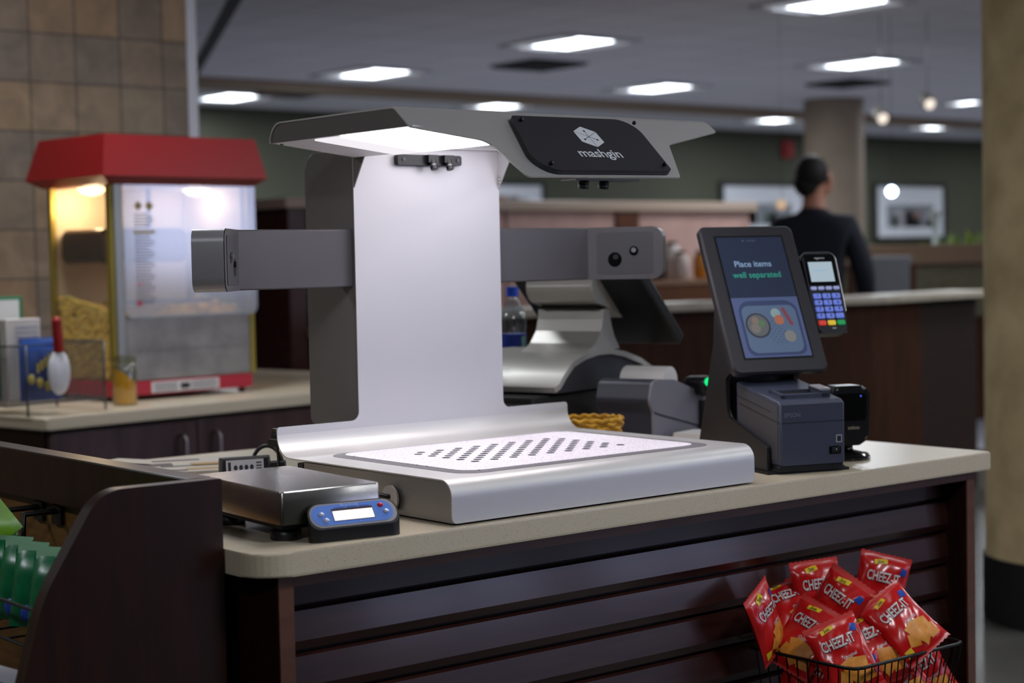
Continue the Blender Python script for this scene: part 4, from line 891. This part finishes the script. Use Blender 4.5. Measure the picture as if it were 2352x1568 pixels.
# screen: local axes
th = math.atan2(.165, .325); ds = Vector((0, math.sin(th), math.cos(th))); dn_ = Vector((0, -math.cos(th), math.sin(th)))
SO = Vector((-.032, .140, .205)); SW, SH = .234, .360
def SP(u, v, h=0): return SO+Vector((u, 0, 0))+ds*v+dn_*h
b = MB().m(mat('bezel_black', (38, 36, 40), .42, bump=.03, scale=500))
o1 = rp(rect(0, SW, 0, SH), .016, 6); o2 = [(p[0]*(1-.03)+.015*SW*1.0, p[1]*(1-.02)+.01*SH) for p in o1]
A = [b.v(SP(*p, 0)) for p in o2]; B = [b.v(SP(*p, -.005)) for p in o1]; C_ = [b.v(SP(*p, -.018)) for p in o1]; D_ = [b.v(SP(p[0]*.8+.1*SW, p[1]*.85+.07*SH, -.035)) for p in o1]
b.face(A); n_ = len(A)
for P_, Q_ in ((A, B), (B, C_), (C_, D_)):
    for i in range(n_): b.face([P_[i], P_[(i+1) % n_], Q_[(i+1) % n_], Q_[i]], P_ is A)
b.face(D_[::-1]); fr_ = b.build('screen_housing', ks)
b = MB().m(mat('screen_gap', (8, 8, 10), .3)); b.poly([SP(.031, .032, .0006), SP(.203, .032, .0006), SP(.203, .334, .0006), SP(.031, .334, .0006)]); b.build('screen_recess', fr_)
b = MB().m(mat('screen_top_dark', (30, 36, 52), .25, emit=(42, 50, 70), es=.45)); b.poly([SP(.035, .18, .0012), SP(.199, .18, .0012), SP(.199, .330, .0012), SP(.035, .330, .0012)])
b.m(mat('screen_photo_lilac', (60, 70, 100), .25, emit=(84, 94, 132), es=.45)); b.poly([SP(.035, .036, .0012), SP(.199, .036, .0012), SP(.199, .18, .0012), SP(.035, .18, .0012)])
b.m(mat('screen_tray_edge', (50, 60, 90), .25, emit=(52, 60, 84), es=.45)); b.poly([SP(p[0], p[1], .0014) for p in rp(rect(.046, .192, .040, .172), [.02, .02, .03, .03])])
b.m(mat('screen_tray_blue', (66, 80, 100), .25, emit=(86, 102, 128), es=.5)); b.poly([SP(p[0], p[1], .0016) for p in rp(rect(.052, .186, .046, .160), [.02, .02, .018, .018])])
def disc(cx, cy, r, col, nm, h, sx=1, e=.4):
    b.m(mat(nm, col, .3, emit=col, es=e)); b.poly([SP(cx+r*sx*math.cos(.2618*i), cy+r*math.sin(.2618*i), h) for i in range(24)])
for i in range(9):
    for j in range(9):
        if (i+j) % 2 == 0 and 3 < i+j < 13: disc(.098+.006*i, .070+.0065*j, .0014, (40, 56, 76), 'screen_dot', .0018)
disc(.085, .112, .030, (44, 48, 56), 'screen_bowl_rim', .0020); disc(.085, .112, .026, (84, 86, 88), 'screen_bowl', .0022)
disc(.078, .106, .012, (106, 100, 96), 'screen_food_a', .0024); disc(.094, .116, .009, (78, 104, 76), 'screen_food_b', .0024); disc(.08, .124, .009, (112, 98, 90), 'screen_food_c', .0025)
disc(.158, .084, .014, (112, 112, 108), 'screen_cup', .0022); disc(.140, .124, .012, (150, 92, 72), 'screen_snack', .0022); disc(.135, .140, .012, (120, 138, 140), 'screen_pack', .0021)
b.m(mat('screen_red', (110, 56, 66), .3, emit=(120, 60, 66), es=.4)); b.poly([SP(.150, .152, .0023), SP(.158, .154, .0023), SP(.174, .112, .0023), SP(.165, .110, .0023)])
scr = b.build('screen', fr_)
b = MB().m(mat('screen_text_white', (110, 134, 160), .4, emit=(110, 136, 162), es=.6)); b.text('Place items', .0205, lambda u, v: SP(.110+u, .262+v, .0022), bold=.012); b.build('screen_text', scr); b = MB()
b.m(mat('screen_text_green', (40, 140, 120), .4, emit=(30, 110, 94), es=.45)); b.text('well separated', .0205, lambda u, v: SP(.114+u, .235+v, .0022), bold=.014); b.build('screen_text', scr); b = MB()
b.m(mat('screen_text_faint', (60, 68, 88), .4, emit=(62, 70, 92), es=.5)); b.text('mashgin', .008, lambda u, v: SP(.120+u, .321+v, .0022)); b.ball(SP(.100, .321, .001), .0022, n=8)
b.build('screen_text', scr)

# ------------------------------------------------------------------ receipt printer in the kiosk
rpn = empty('receipt_printer', Vector(kO)+Vector((0, 0, .0125)), kR, 'dark blue-grey receipt printer standing in the kiosk stand, power switch low right', 'printer')
pmx = mat('printer_blue_grey', (56, 60, 76), .45, bump=.05, scale=500); pms = mat('printer_side_grey', (66, 65, 70), .5, bump=.05, scale=500)
zb = .007
b = MB().m(pmx); b.prism([(.0, zb), (.0, .134), (.012, .1415), (.19, .172), (.195, .17), (.195, zb)], 'x', 0, .153, .004, 3)
b.m(pms); b.prism([(.012, zb+.01), (.012, .130), (.185, .163), (.185, zb+.01)], 'x', -.0006, .0); b.build('body', rpn)
b = MB().m(mat('seam_dark', (24, 25, 32), .5)); b.box(.002, .151, -.0006, .001, .0955, .097); b.prism([(.004, .0965), (.18, .127), (.18, .1255), (.004, .095)], 'x', -.0012, 0); b.prism([(.04, .118), (.19, .144), (.19, .143), (.04, .117)], 'x', -.0012, 0); b.build('seam', rpn)
b = MB().m(pmx); tt = lambda y: .1415+(y-.012)*.171
b.prism([(.028, tt(.028)-.004), (.028, tt(.028)+.008), (.034, tt(.034)+.009), (.034, tt(.034)-.004)], 'x', .02, .135); b.prism([(.078, tt(.078)-.004), (.078, tt(.078)+.006), (.084, tt(.084)+.006), (.084, tt(.084)-.004)], 'x', .02, .135)
b.prism([(.028, tt(.028)-.004), (.028, tt(.028)+.008), (.084, tt(.084)+.007), (.084, tt(.084)-.004)], 'x', .02, .03); b.prism([(.028, tt(.028)-.004), (.028, tt(.028)+.014), (.084, tt(.084)+.012), (.084, tt(.084)-.004)], 'x', .115, .135); b.build('paper_slot', rpn)
b = MB().m(mat('lever_pale', (150, 146, 150), .4)); b.prism([(.03, tt(.03)+.014), (.03, tt(.03)+.018), (.075, tt(.075)+.016), (.075, tt(.075)+.012)], 'x', .112, .138, .001); b.build('cover_lever', rpn)
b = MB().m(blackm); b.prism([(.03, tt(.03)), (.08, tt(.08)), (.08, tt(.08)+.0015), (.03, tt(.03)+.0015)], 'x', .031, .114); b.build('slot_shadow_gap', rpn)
b = MB().m(mat('epson_print', (112, 116, 134), .5)); b.text('EPSON', .0125, lambda u, v: Vector((.028+u, -.0009, .112+v))); b.build('lettering', rpn)
b = MB().m(blackg); b.box(.115, .143, -.0015, .002, .026, .043, .001); b.m(blackp); b.box(.120, .138, -.004, 0, .029, .040, .001); b.m(mat('switch_dot', (220, 225, 235), .4)); b.ball((.130, -.004, .036), .0012, n=8); b.build('power_switch', rpn)
b = MB().m(mat('sticker_white', (176, 178, 182), .5)); b.box(.132, .1455, -.0008, 0, .050, .066); b.m(pmx); b.box(.1335, .144, -.0010, 0, .0515, .0645); b.m(blackm); b.box(.135, .142, -.0014, 0, .054, .062); b.build('sticker', rpn)
b = MB().m(blackp); b.box(-.0, .150, .004, .19, .0, .007); b.build('base', rpn)

# ------------------------------------------------------------------ card reader on the side of the screen
cr = empty('card_reader', Vector(kO)+Vector((.285*math.sin(-kR)*0+.251*math.cos(kR)-.205*math.sin(kR), .251*math.sin(kR)+.205*math.cos(kR), .284)), kR, 'black card reader with blue backlit keypad, mounted right of the kiosk screen', 'card reader')
t2 = rad(20); cu_ = Vector((0, math.sin(t2), math.cos(t2))); cn = Vector((0, -math.cos(t2), math.sin(t2))); yw = rad(0)
def CP(u, v, h=0):
    u *= 1.13; v = v*1.03; h *= 1.2
    return Vector((u*math.cos(yw), u*math.sin(yw), 0))+cu_*v+cn*h
b = MB().m(blackp); CW, CH = .080, .186
o1 = rp([(-.034, 0), (.034, 0), (.040, .05), (.040, .175), (.030, CH), (-.030, CH), (-.040, .175), (-.040, .05)], [.008, .008, .02, .02, .012, .012, .02, .02], 5)
o2 = [(p[0]*.93, p[1]*.97+.003) for p in o1]
A = [b.v(CP(*p, 0)) for p in o2]; B = [b.v(CP(*p, -.006)) for p in o1]; C_ = [b.v(CP(p[0]*1.03, p[1], -.030)) for p in o1]
b.face(A); n_ = len(A)
for P_, Q_ in ((A, B), (B, C_)):
    for i in range(n_): b.face([P_[i], P_[(i+1) % n_], Q_[(i+1) % n_], Q_[i]], True)
b.face(C_[::-1]); cb_ = b.build('body', cr)
b = MB().m(blackg); b.poly([CP(*p, .0006) for p in rp(rect(-.034, .034, .108, .180), .006)]); b.build('gloss_panel', cb_)
b = MB().m(mat('rim_metal', (110, 108, 112), .3, .8)); b.tube([CP(p[0]*1.0, p[1], -.004) for p in o1[len(o1)//4:len(o1)//4*3+6]], .0015, 6); b.build('rim', cr)
b = MB().m(emitmat('reader_lcd', (176, 196, 208), .85)); b.poly([CP(*p, .0012) for p in ((-.028, .116), (.026, .116), (.026, .162), (-.028, .162))]); b.m(mat('reader_lcd_text', (120, 150, 170), .4, emit=(120, 156, 182), es=.8)); b.poly([CP(*p, .0016) for p in ((-.02, .141), (.012, .141), (.012, .143), (-.02, .143))]); b.build('display', cr)
kb = mat('key_blue', (110, 126, 190), .4, emit=(92, 116, 220), es=.45); kl = mat('key_ink', (20, 22, 40), .5)
def key(u, v, w_, h_, m_, txt=None, nm='key'):
    b = MB().m(m_); pts = rp(rect(u-w_/2, u+w_/2, v-h_/2, v+h_/2), .003, 4); A = [b.v(CP(*p, .0005)) for p in pts]; B = [b.v(CP(u+(p[0]-u)*.85, v+(p[1]-v)*.85, .003)) for p in pts]; b.face(B)
    for i in range(len(A)): b.face([A[i], A[(i+1) % len(A)], B[(i+1) % len(A)], B[i]], True)
    if txt: b.m(kl); b.text(txt, .0095, lambda x, y: CP(u+x, v+y, .0034), bold=.02)
    o = b.build(nm, cr)
for k in range(4): key(-.026+.0172*k, .101, .014, .0085, mat('key_pale', (160, 166, 200), .4, emit=(130, 138, 190), es=.4), None, 'function_key')
for r__ in range(4):
    for c__ in range(3): key(-.0215+.0215*c__, .083-.0152*r__, .0185, .0125, kb, ['123', '456', '789', 'F0.'][r__][c__])
key(-.0215, .0215, .018, .012, mat('key_red', (214, 60, 50), .4, emit=(214, 60, 50), es=.35), None, 'cancel_key'); key(0, .0215, .018, .012, mat('key_yellow', (222, 190, 50), .4, emit=(222, 190, 50), es=.35), None, 'clear_key'); key(.0215, .0215, .018, .012, mat('key_green', (20, 150, 80), .4, emit=(20, 150, 80), es=.35), None, 'enter_key')
b = MB().m(logow); b.text('ingenico', .007, lambda u, v: CP(.0+u, .171+v, .0012)); b.text('<e<', .006, lambda u, v: CP(.003+u, .009+v, .0012), bold=.02); b.build('lettering', cr)
b = MB().m(blackp); b.poly([CP(*p, .004) for p in ((-.03, -.004), (.03, -.004), (.028, .002), (-.028, .002))]); b.prism([(0, 0), (.03, 0), (.03, .02)], 'x', -.03, .03); b.build('card_slot', cr)
b = MB().m(blackm); b.prism([(.045, .05), (.065, .12), (.085, .12), (.07, .04)], 'x', -.06, .01); b.build('bracket', cr)

# ------------------------------------------------------------------ black barcode scanner on its round foot
bs = empty('barcode_scanner', (3.015, 2.515, ZC), rad(-25), 'black barcode scanner on a round foot, half hidden right of the printer', 'barcode scanner')
b = MB().m(blackg); b.lathe([(.050, 0), (.052, .006), (.046, .014), (.03, .018), (.016, .02), (.013, .024), (.013, .04)], n=36); b.build('foot', bs)
b = MB().m(mat('scanner_body_black', (20, 20, 22), .3)); fp_ = rp([(-.042, .045), (-.02, .032), (.02, .032), (.042, .045), (.047, .145), (.035, .165), (-.035, .165), (-.047, .145)], [.012, .01, .01, .012, .01, .015, .015, .01], 5)
b.prism(fp_, 'y', -.022, .035, .008, 3); bd_ = b.build('body', bs)
b = MB().m(blackg); b.prism(rp([(-.036, .088), (.036, .088), (.038, .148), (-.038, .148)], .008), 'y', -.024, -.0225); b.build('window', bd_)
b = MB().m(mat('label_grey_small', (150, 140, 120), .5)); b.text('zebex', .012, lambda u, v: Vector((.006+u, -.0235, .072+v)), bold=.01); b.build('lettering', bd_)
b = MB().m(emitmat('led_blue', (70, 100, 230), 1.2)); b.ball((.024, -.024, .142), .002, n=8); b.build('indicator', bd_)

# ================================================================== point-of-sale terminal at the back of the counter
S0 = (2.726, 3.184, ZC); SRt = rad(15.4)
cd = empty('cash_drawer', S0, SRt, 'low black cash drawer under the silver register terminal', 'cash drawer')
b = MB().m(blackm); b.box(-.06, .42, .02, .42, 0, .128, .004); b.build('body', cd); b = MB().m(blackp); b.box(-.066, -.06, .04, .40, .01, .11, .002); b.build('front', cd)
ps = empty('register_terminal', S0, SRt, 'silver and black register terminal with its screen turned away, behind the scanner', 'register')
psil = mat('pos_silver', (176, 172, 166), .38, .3); pdk = mat('pos_dark', (44, 44, 52), .5)
arch = [(0, .148), (.02, .155), (.045, .178), (.085, .206), (.14, .222), (.2, .230), (.26, .230), (.33, .219), (.41, .197), (.47, .170), (.498, .150)]
b = MB().m(psil); b.strip(arch, 'y', -.004, .30, .014); b.build('cover', ps)
b = MB().m(pdk); b.prism([(.02, .132), (.035, .150), (.06, .176), (.1, .198), (.15, .21), (.2, .217), (.26, .217), (.33, .206), (.4, .186), (.455, .16), (.47, .132)], 'y', .004, .295); b.build('side', ps)
b = MB().m(mat('pos_print', (96, 94, 96), .5)); 
def AP(u, v): return Vector((.022+.012*v/.012*0-.0, 0, 0))
b.text('MICROS', .012, lambda u, v: Vector((.050+v*.8-.003, .185-u, .186+v*.55))); b.text('ORACLE', .011, lambda u, v: Vector((.030+v*.8-.003, .185-u, .169+v*.55))); b.build('lettering', ps)
b = MB().m(psil)
nk = [(.150, .222), (.195, .245), (.222, .275), (.232, .305), (.236, .33), (.262, .33), (.272, .29), (.285, .26), (.31, .228)]
b.prism(nk, 'y', .0, .2); b.build('neck', ps)
b = MB().m(blackm); b.box(.226, .262, .015, .185, .33, .343); b.build('hinge_gap', ps)
b = MB().m(psil); hh = rp([(.19, .42), (.175, .385), (.195, .350), (.245, .338), (.30, .318), (.345, .296), (.335, .33), (.31, .37), (.26, .41)], [.02, .02, .02, .01, .01, .004, .01, .02, .02], 4); b.prism(hh, 'y', -.002, .2, .004); b.build('hinge_cover', ps)
b = MB().m(blackp)
def DP(t, y, h): return Vector((.418, y, .245))+Vector((-.739, 0, .673))*t+Vector((.673, 0, .739))*h
vs = [b.v(DP(t, y, h)) for t in (0, .35) for y in (-.125, .268) for h in (-.018, .018)]
fs = [b.face([vs[i] for i in q]) for q in [(0, 1, 3, 2), (4, 6, 7, 5), (0, 4, 5, 1), (2, 3, 7, 6), (0, 2, 6, 4), (1, 5, 7, 3)]]; b._bevel(fs, .008, 3)
dsp = b.build('display', ps)
b = MB().m(blackg); vs = [b.v(DP(t, y, .0185)) for t, y in ((.02, -.1), (.33, -.1), (.33, .24), (.02, .24))]; b.face(vs); b.build('screen', dsp)
# grey receipt printer with paper roll
T0_ = (2.874, 2.991, ZC); p2 = empty('receipt_printer', T0_, SRt, 'grey receipt printer with a white paper roll on top, between terminal and kiosk', 'printer')
sd = rp([(0, 0), (.0, .085), (-.018, .115), (-.004, .160), (.02, .166), (.10, .160), (.26, .112), (.25, 0)], [0, .02, .02, .02, .01, .03, .01, .01], 5)
b = MB().m(mat('printer_light_grey', (118, 116, 126), .5)); b.prism(sd, 'y', -.003, .004); b.build('side_panel', p2)
b = MB().m(mat('printer_dark_grey', (52, 52, 62), .4)); b.prism(sd, 'y', .0045, .15); b.build('body', p2)
b = MB().m(mat('seam_dark', (0, 0, 0))); b.prism([(.002, .090), (.02, .084), (.23, .036), (.23, .032), (.02, .080), (.002, .086)], 'y', -.0045, -.003); b.build('seam', p2)
b = MB().m(whitep); b.lathe([(0, .012), (.012, .012), (.036, .012), (.036, .135), (0, .135)], (.105, 0, .156), 28, 'y'); b.build('paper_roll', p2)
# small scanner with green light behind it
gd = empty('handheld_scanner', (3.10, 3.04, ZC), rad(-10), 'small black handheld scanner with a glowing green light beside the kiosk', 'scanner')
b = MB().m(blackp); b.cyl((0, 0, 0), (0, 0, .012), .04, n=20); b.cyl((0, 0, .012), (0, 0, .1), .014, n=14); b.build('stand', gd)
b = MB().m(blackp); b.box(-.034, .036, -.04, .05, .112, .160, .016, 4); b.build('head', gd)
b = MB().m(emitmat('green_led', (20, 235, 130), 1.3)); b.ball((-.012, -.038, .148), .0135, .008, .0115, 16); b.build('indicator', gd)
b = MB().m(mat('trim_blue_grey', (90, 92, 116), .4)); b.box(.006, .03, -.042, -.036, .118, .135, .004); b.build('trigger', gd)
# wicker basket, papers, bottle, cables
wk = mat('wicker_yellow', (196, 148, 36), .6, noise=(150, 104, 22), scale=60)
b = MB().m(wk)
for k in range(9):
    z_ = .008+.0095*k; r = .058+.016*k/8; n_ = 72
    b.tube([((r+.0035*math.sin(9*a*1.0+math.pi*(k % 2)))*math.cos(a), (r+.0035*math.sin(9*a+math.pi*(k % 2)))*math.sin(a), z_+.002*math.cos(18*a)) for a in [6.2832*i/n_ for i in range(n_)]], .0048, 6, closed=True)
b.cyl((0, 0, .001), (0, 0, .006), .058, n=24); tag(b.build('wicker_basket', None, (2.70, 3.022, ZC)), 'small round yellow wicker basket behind the scanner tray', 'basket')
for k, (x_, y_, r, l_) in enumerate([(3.12, 2.935, 8, 'white paper slips lying in front of the grey receipt printer')]):
    b = MB().m(whitep)
    for j in range(9): b.box(-.06+.003*j, .06+.002*(j%3), -.035-.001*j, .035, .004*j, .004*j+.0032)
    tag(b.build('paper_stack', None, (2.975, 2.955, ZC), rad(15)), l_, 'papers')
bt = empty('water_bottle', (2.948, 3.604, ZC), 0, 'clear water bottle with blue cap and blue label behind the white plate', 'bottle')
b = MB().m(glassmat('bottle_plastic', (225, 232, 238), .10, .05, .05)); b.lathe([(.028, 0), (.034, .006), (.034, .07), (.032, .09), (.034, .11), (.034, .265), (.037, .285), (.036, .305), (.028, .33), (.016, .35), (.013, .36), (.013, .37)], n=28); b.build('body', bt)
b = MB().m(mat('cap_blue', (16, 66, 180), .4)); b.cyl((0, 0, .362), (0, 0, .388), .0165, n=24); b.build('cap', bt)
b = MB().m(mat('label_blue', (26, 54, 150), .4)); b.lathe([(.0352, .16), (.0352, .262)], n=28); b.m(mat('label_white', (170, 176, 214), .4)); b.lathe([(.0354, .175), (.0354, .19)], n=28); b.m(mat('label_green', (130, 190, 150), .4)); b.box(.0, .012, -.0366, -.035, .205, .255); b.build('label', bt)
b = MB().m(cablem); rn = random.Random(5)
for k in range(6):
    pts = []; x_, y_ = 2.40+.02*k, 3.13+.008*k
    for j in range(14):
        t = j/13; pts.append((x_+.20*t*(.6+.06*k)+.03*math.sin(6*t+k), y_+.03*math.sin(5*t+2*k)+.01*k, ZC+.006+.10*math.sin(math.pi*t)*(.4+.12*k)))
    b.tube(pts, .0042, 6)
tag(b.build('cable_bundle'), 'tangle of black cables behind the scanner, before the register', 'cables')

# ================================================================== wire basket of snack bags
bk = empty('wire_basket', (2.845, 2.33, 0), 0, 'black wire basket full of red snack bags hung on the slatted front', 'basket')
b = MB().m(mat('black_wire', (20, 19, 19), .4, .5)); xa, xb, ya, yb_, zr, z0 = 2.602-2.845, 2.953-2.845, 2.157-2.33, 2.428-2.33, .567, .37
rim = [(xa, yb_, zr), (xa, ya+.0, zr), (xb-.02, ya, zr), (xb, ya+.0, zr+.002), (xb, yb_, zr)]
b.tube([(xa, yb_, zr), (xa, ya+.025, zr), (xa+.007, ya+.007, zr), (xa+.025, ya, zr), (xb-.025, ya, zr), (xb-.007, ya+.007, zr), (xb, ya+.025, zr), (xb, yb_, zr)], .0035, 8, closed=True)
ins = .03; b.build('rim', bk); b = MB().m(mat('black_wire', (0, 0, 0)))
b.tube([(xa+ins, yb_-.01, z0), (xa+ins, ya+ins, z0), (xb-ins, ya+ins, z0), (xb-ins, yb_-.01, z0)], .003, 8, closed=True)
b.build('bottom_ring', bk)
for k in range(17): b = MB().m(mat('black_wire', (0, 0, 0))); f_ = (k+.5)/17; b.tube([(xa+(xb-xa)*f_, ya, zr), (xa+ins+(xb-xa-2*ins)*f_, ya+ins, z0), (xa+ins+(xb-xa-2*ins)*f_, yb_-.01, z0)], .0016, 6); b.build('wire', bk)
for k in range(10):
    f_ = (k+.5)/10
    b = MB().m(mat('black_wire', (0, 0, 0))); y_ = ya+(yb_-ya)*f_; y2 = ya+ins+(yb_-.01-ya-ins)*f_; b.tube([(xa, y_, zr), (xa+ins, y2, z0), (xb-ins, y2, z0), (xb, y_, zr)], .0016, 6); b.build('wire', bk)
bred = mat('bag_red', (206, 26, 26), .26, noise=(186, 20, 22), scale=9, coat=.25); bcr = mat('bag_crimp_red', (204, 60, 56), .3)
byel = mat('bag_tag_yellow', (224, 190, 40), .4); bblu = mat('bag_blue_drop', (24, 70, 170), .35); bck = mat('cracker_orange', (214, 128, 36), .45, noise=(232, 160, 70), scale=50); bwh = mat('bag_logo_white', (214, 210, 208), .35); bsh = mat('bag_logo_shadow', (120, 24, 30), .4); bink = mat('bag_ink', (24, 22, 14), .5)
BW, BH, BT = .128, .172, .021
BS = .86
def make_bag(seed):
    rn = random.Random(seed); b = MB(); ph = [rn.uniform(0, 6) for _ in range(6)]
    def hg(u, v):        # u,v in metres from the middle
        a = max(0, 1-abs(2*u/BW)**2.4); q = abs(v)/(BH*.43); c = max(0, 1-q**3) if q < 1 else 0
        wr = .0022*math.sin(70*u+ph[0]+30*v)*math.sin(45*v+ph[1])+.0016*math.sin(120*v+ph[2])*math.cos(60*u+ph[3])+.0012*math.sin(160*u+ph[4]-90*v)
        return BT*(a**.55)*(c**.5)+wr*min(1, (a*c)**.3*1.2)+.0006
    def wob(u, v): return .006*math.sin(14*u+ph[5])*(abs(v)/(BH/2))**2
    n1, n2 = 20, 26
    for sgn in (1, -1):
        G = []
        for i in range(n1+1):
            row = []
            for j in range(n2+1):
                u, v = (i/n1-.5)*BW, (j/n2-.5)*BH
                if j in (0, n2): v += .0012*(1 if i % 2 else -1)
                u2 = u*(1-.05*(1-(2*v/BH)**2))
                row.append(b.v((u2, -sgn*hg(u, v)*(1 if sgn > 0 else .8)+wob(u, v), v)))
            G.append(row)
        for i in range(n1):
            for j in range(n2):
                b.m(bcr if j in (0, n2-1) or j == n2-2 else bred); b.face([G[i][j], G[i+1][j], G[i+1][j+1], G[i][j+1]], True)
    def on(u, v, e): return (u*(1-.05*(1-(2*v/BH)**2)), -hg(u, v)+wob(u, v)-e, v)
    def patch(pts, m_, e, k=4):
        b.m(m_); (x0, y0), (x1_, y1), (x2, y2), (x3, y3) = pts
        G = [[b.v(on((x0*(1-s_)+x1_*s_)*(1-t)+(x3*(1-s_)+x2*s_)*t, (y0*(1-s_)+y1*s_)*(1-t)+(y3*(1-s_)+y2*s_)*t, e)) for t in [j/k for j in range(k+1)]] for s_ in [i/k for i in range(k+1)]]
        for i in range(k):
            for j in range(k): b.face([G[i][j], G[i+1][j], G[i+1][j+1], G[i][j+1]], True)
    patch([(-.030, .058), (.004, .064), (.004, .075), (-.030, .069)], byel, .0014); b.m(bink); b.text('2oz.', .0105, lambda u, v: on(-.013+u, .0665+v+u*.17, .0022), bold=.02)
    b.m(bsh); b.text('CHEEZ-IT', .0215, lambda u, v: on(-.001+u*.92, .0295+v*1.5, .0014), bold=.035); b.m(bwh); b.text('CHEEZ-IT', .0215, lambda u, v: on(-.002+u*.92, .031+v*1.5, .0024), bold=.022)
    b.m(bwh); b.text('Original', .011, lambda u, v: on(.012+u, -.004+v+u*.1, .002), bold=.01)
    patch([(.036, .046), (.054, .042), (.056, .058), (.042, .062)], bblu, .0016)
    for (cx, cy, an, s_) in ((-.002, -.026, .3, .016), (.026, -.030, -.2, .018), (.010, -.048, .6, .018), (.036, -.052, .1, .015), (-.018, -.046, -.4, .014)):
        c_, q_ = math.cos(an)*s_, math.sin(an)*s_; patch([(cx-c_+q_, cy-q_-c_), (cx+c_+q_, cy+q_-c_), (cx+c_-q_, cy+q_+c_), (cx-c_-q_, cy-q_+c_)], bck, .0012+.0006*(s_*50))
    patch([(-.056, -.070), (-.036, -.070), (-.036, -.052), (-.056, -.052)], byel, .0016)
    return b.build('snack_bag')
bagdef = [  # x, y, z, yaw, tilt back, roll, label
 (2.813, 2.205, 0.619, -38, 32, -38, 'red cheese cracker bag on top at right front, tag and logo fully visible'),
 (2.894, 2.330, 0.660, -38, 5, 14, 'red cheese cracker bag standing tallest at the back right, one corner pointing up'),
 (2.743, 2.370, 0.661, -25, 6, -4, 'red cheese cracker bag standing upright at the middle back with flat top seam'),
 (2.575, 2.365, 0.634, 18, 8, -22, 'red cheese cracker bag at the far left, leaning outward over the rim'),
 (2.680, 2.385, 0.640, -30, 48, -14, 'red cheese cracker bag lying between leftmost and the upright middle one'),
 (2.726, 2.310, 0.647, -75, 12, 28, 'red cheese cracker bag seen edge-on, sloping up before the upright middle one'),
 (2.645, 2.320, 0.598, -70, 26, 24, 'crumpled red cheese cracker bag in the left half, just above the rim'),
 (2.645, 2.220, 0.576, -42, 20, -22, 'red cheese cracker bag at the front corner with its logo tilted above the rim'),
 (2.762, 2.240, 0.572, -40, 24, -20, 'red cheese cracker bag between the front corner one and the large top one'),
 (2.777, 2.330, 0.598, -42, 10, 18, 'red cheese cracker bag tucked behind the front ones in the middle'),
 (2.675, 2.210, 0.515, -42, 8, -12, 'red cheese cracker bag inside the basket at the front corner'),
 (2.810, 2.215, 0.500, -30, 10, -35, 'red cheese cracker bag inside the basket, middle of the right side'),
 (2.915, 2.230, 0.490, -30, 6, -28, 'red cheese cracker bag inside the basket at its right end'),
 (2.650, 2.320, 0.510, -60, 8, 20, 'red cheese cracker bag inside the basket at the left, behind the dark wires')]
protos = [make_bag(s_) for s_ in (11, 12, 13)]
for k, (x_, y_, z_, yw_, tl, rl, lb) in enumerate(bagdef):
    o = protos[k] if k < 3 else protos[k % 3].copy()
    if k >= 3: COL.objects.link(o)
    M_ = Matrix.Rotation(rad(yw_), 4, 'Z') @ Matrix.Rotation(rad(-tl), 4, 'X') @ Matrix.Rotation(rad(rl), 4, 'Y')
    o.rotation_euler = M_.to_euler(); o.location = (x_, y_, z_); o.scale = (BS, BS, BS*1.04); tag(o, lb, 'snack bag', 'red cheese cracker bags in the wire basket')
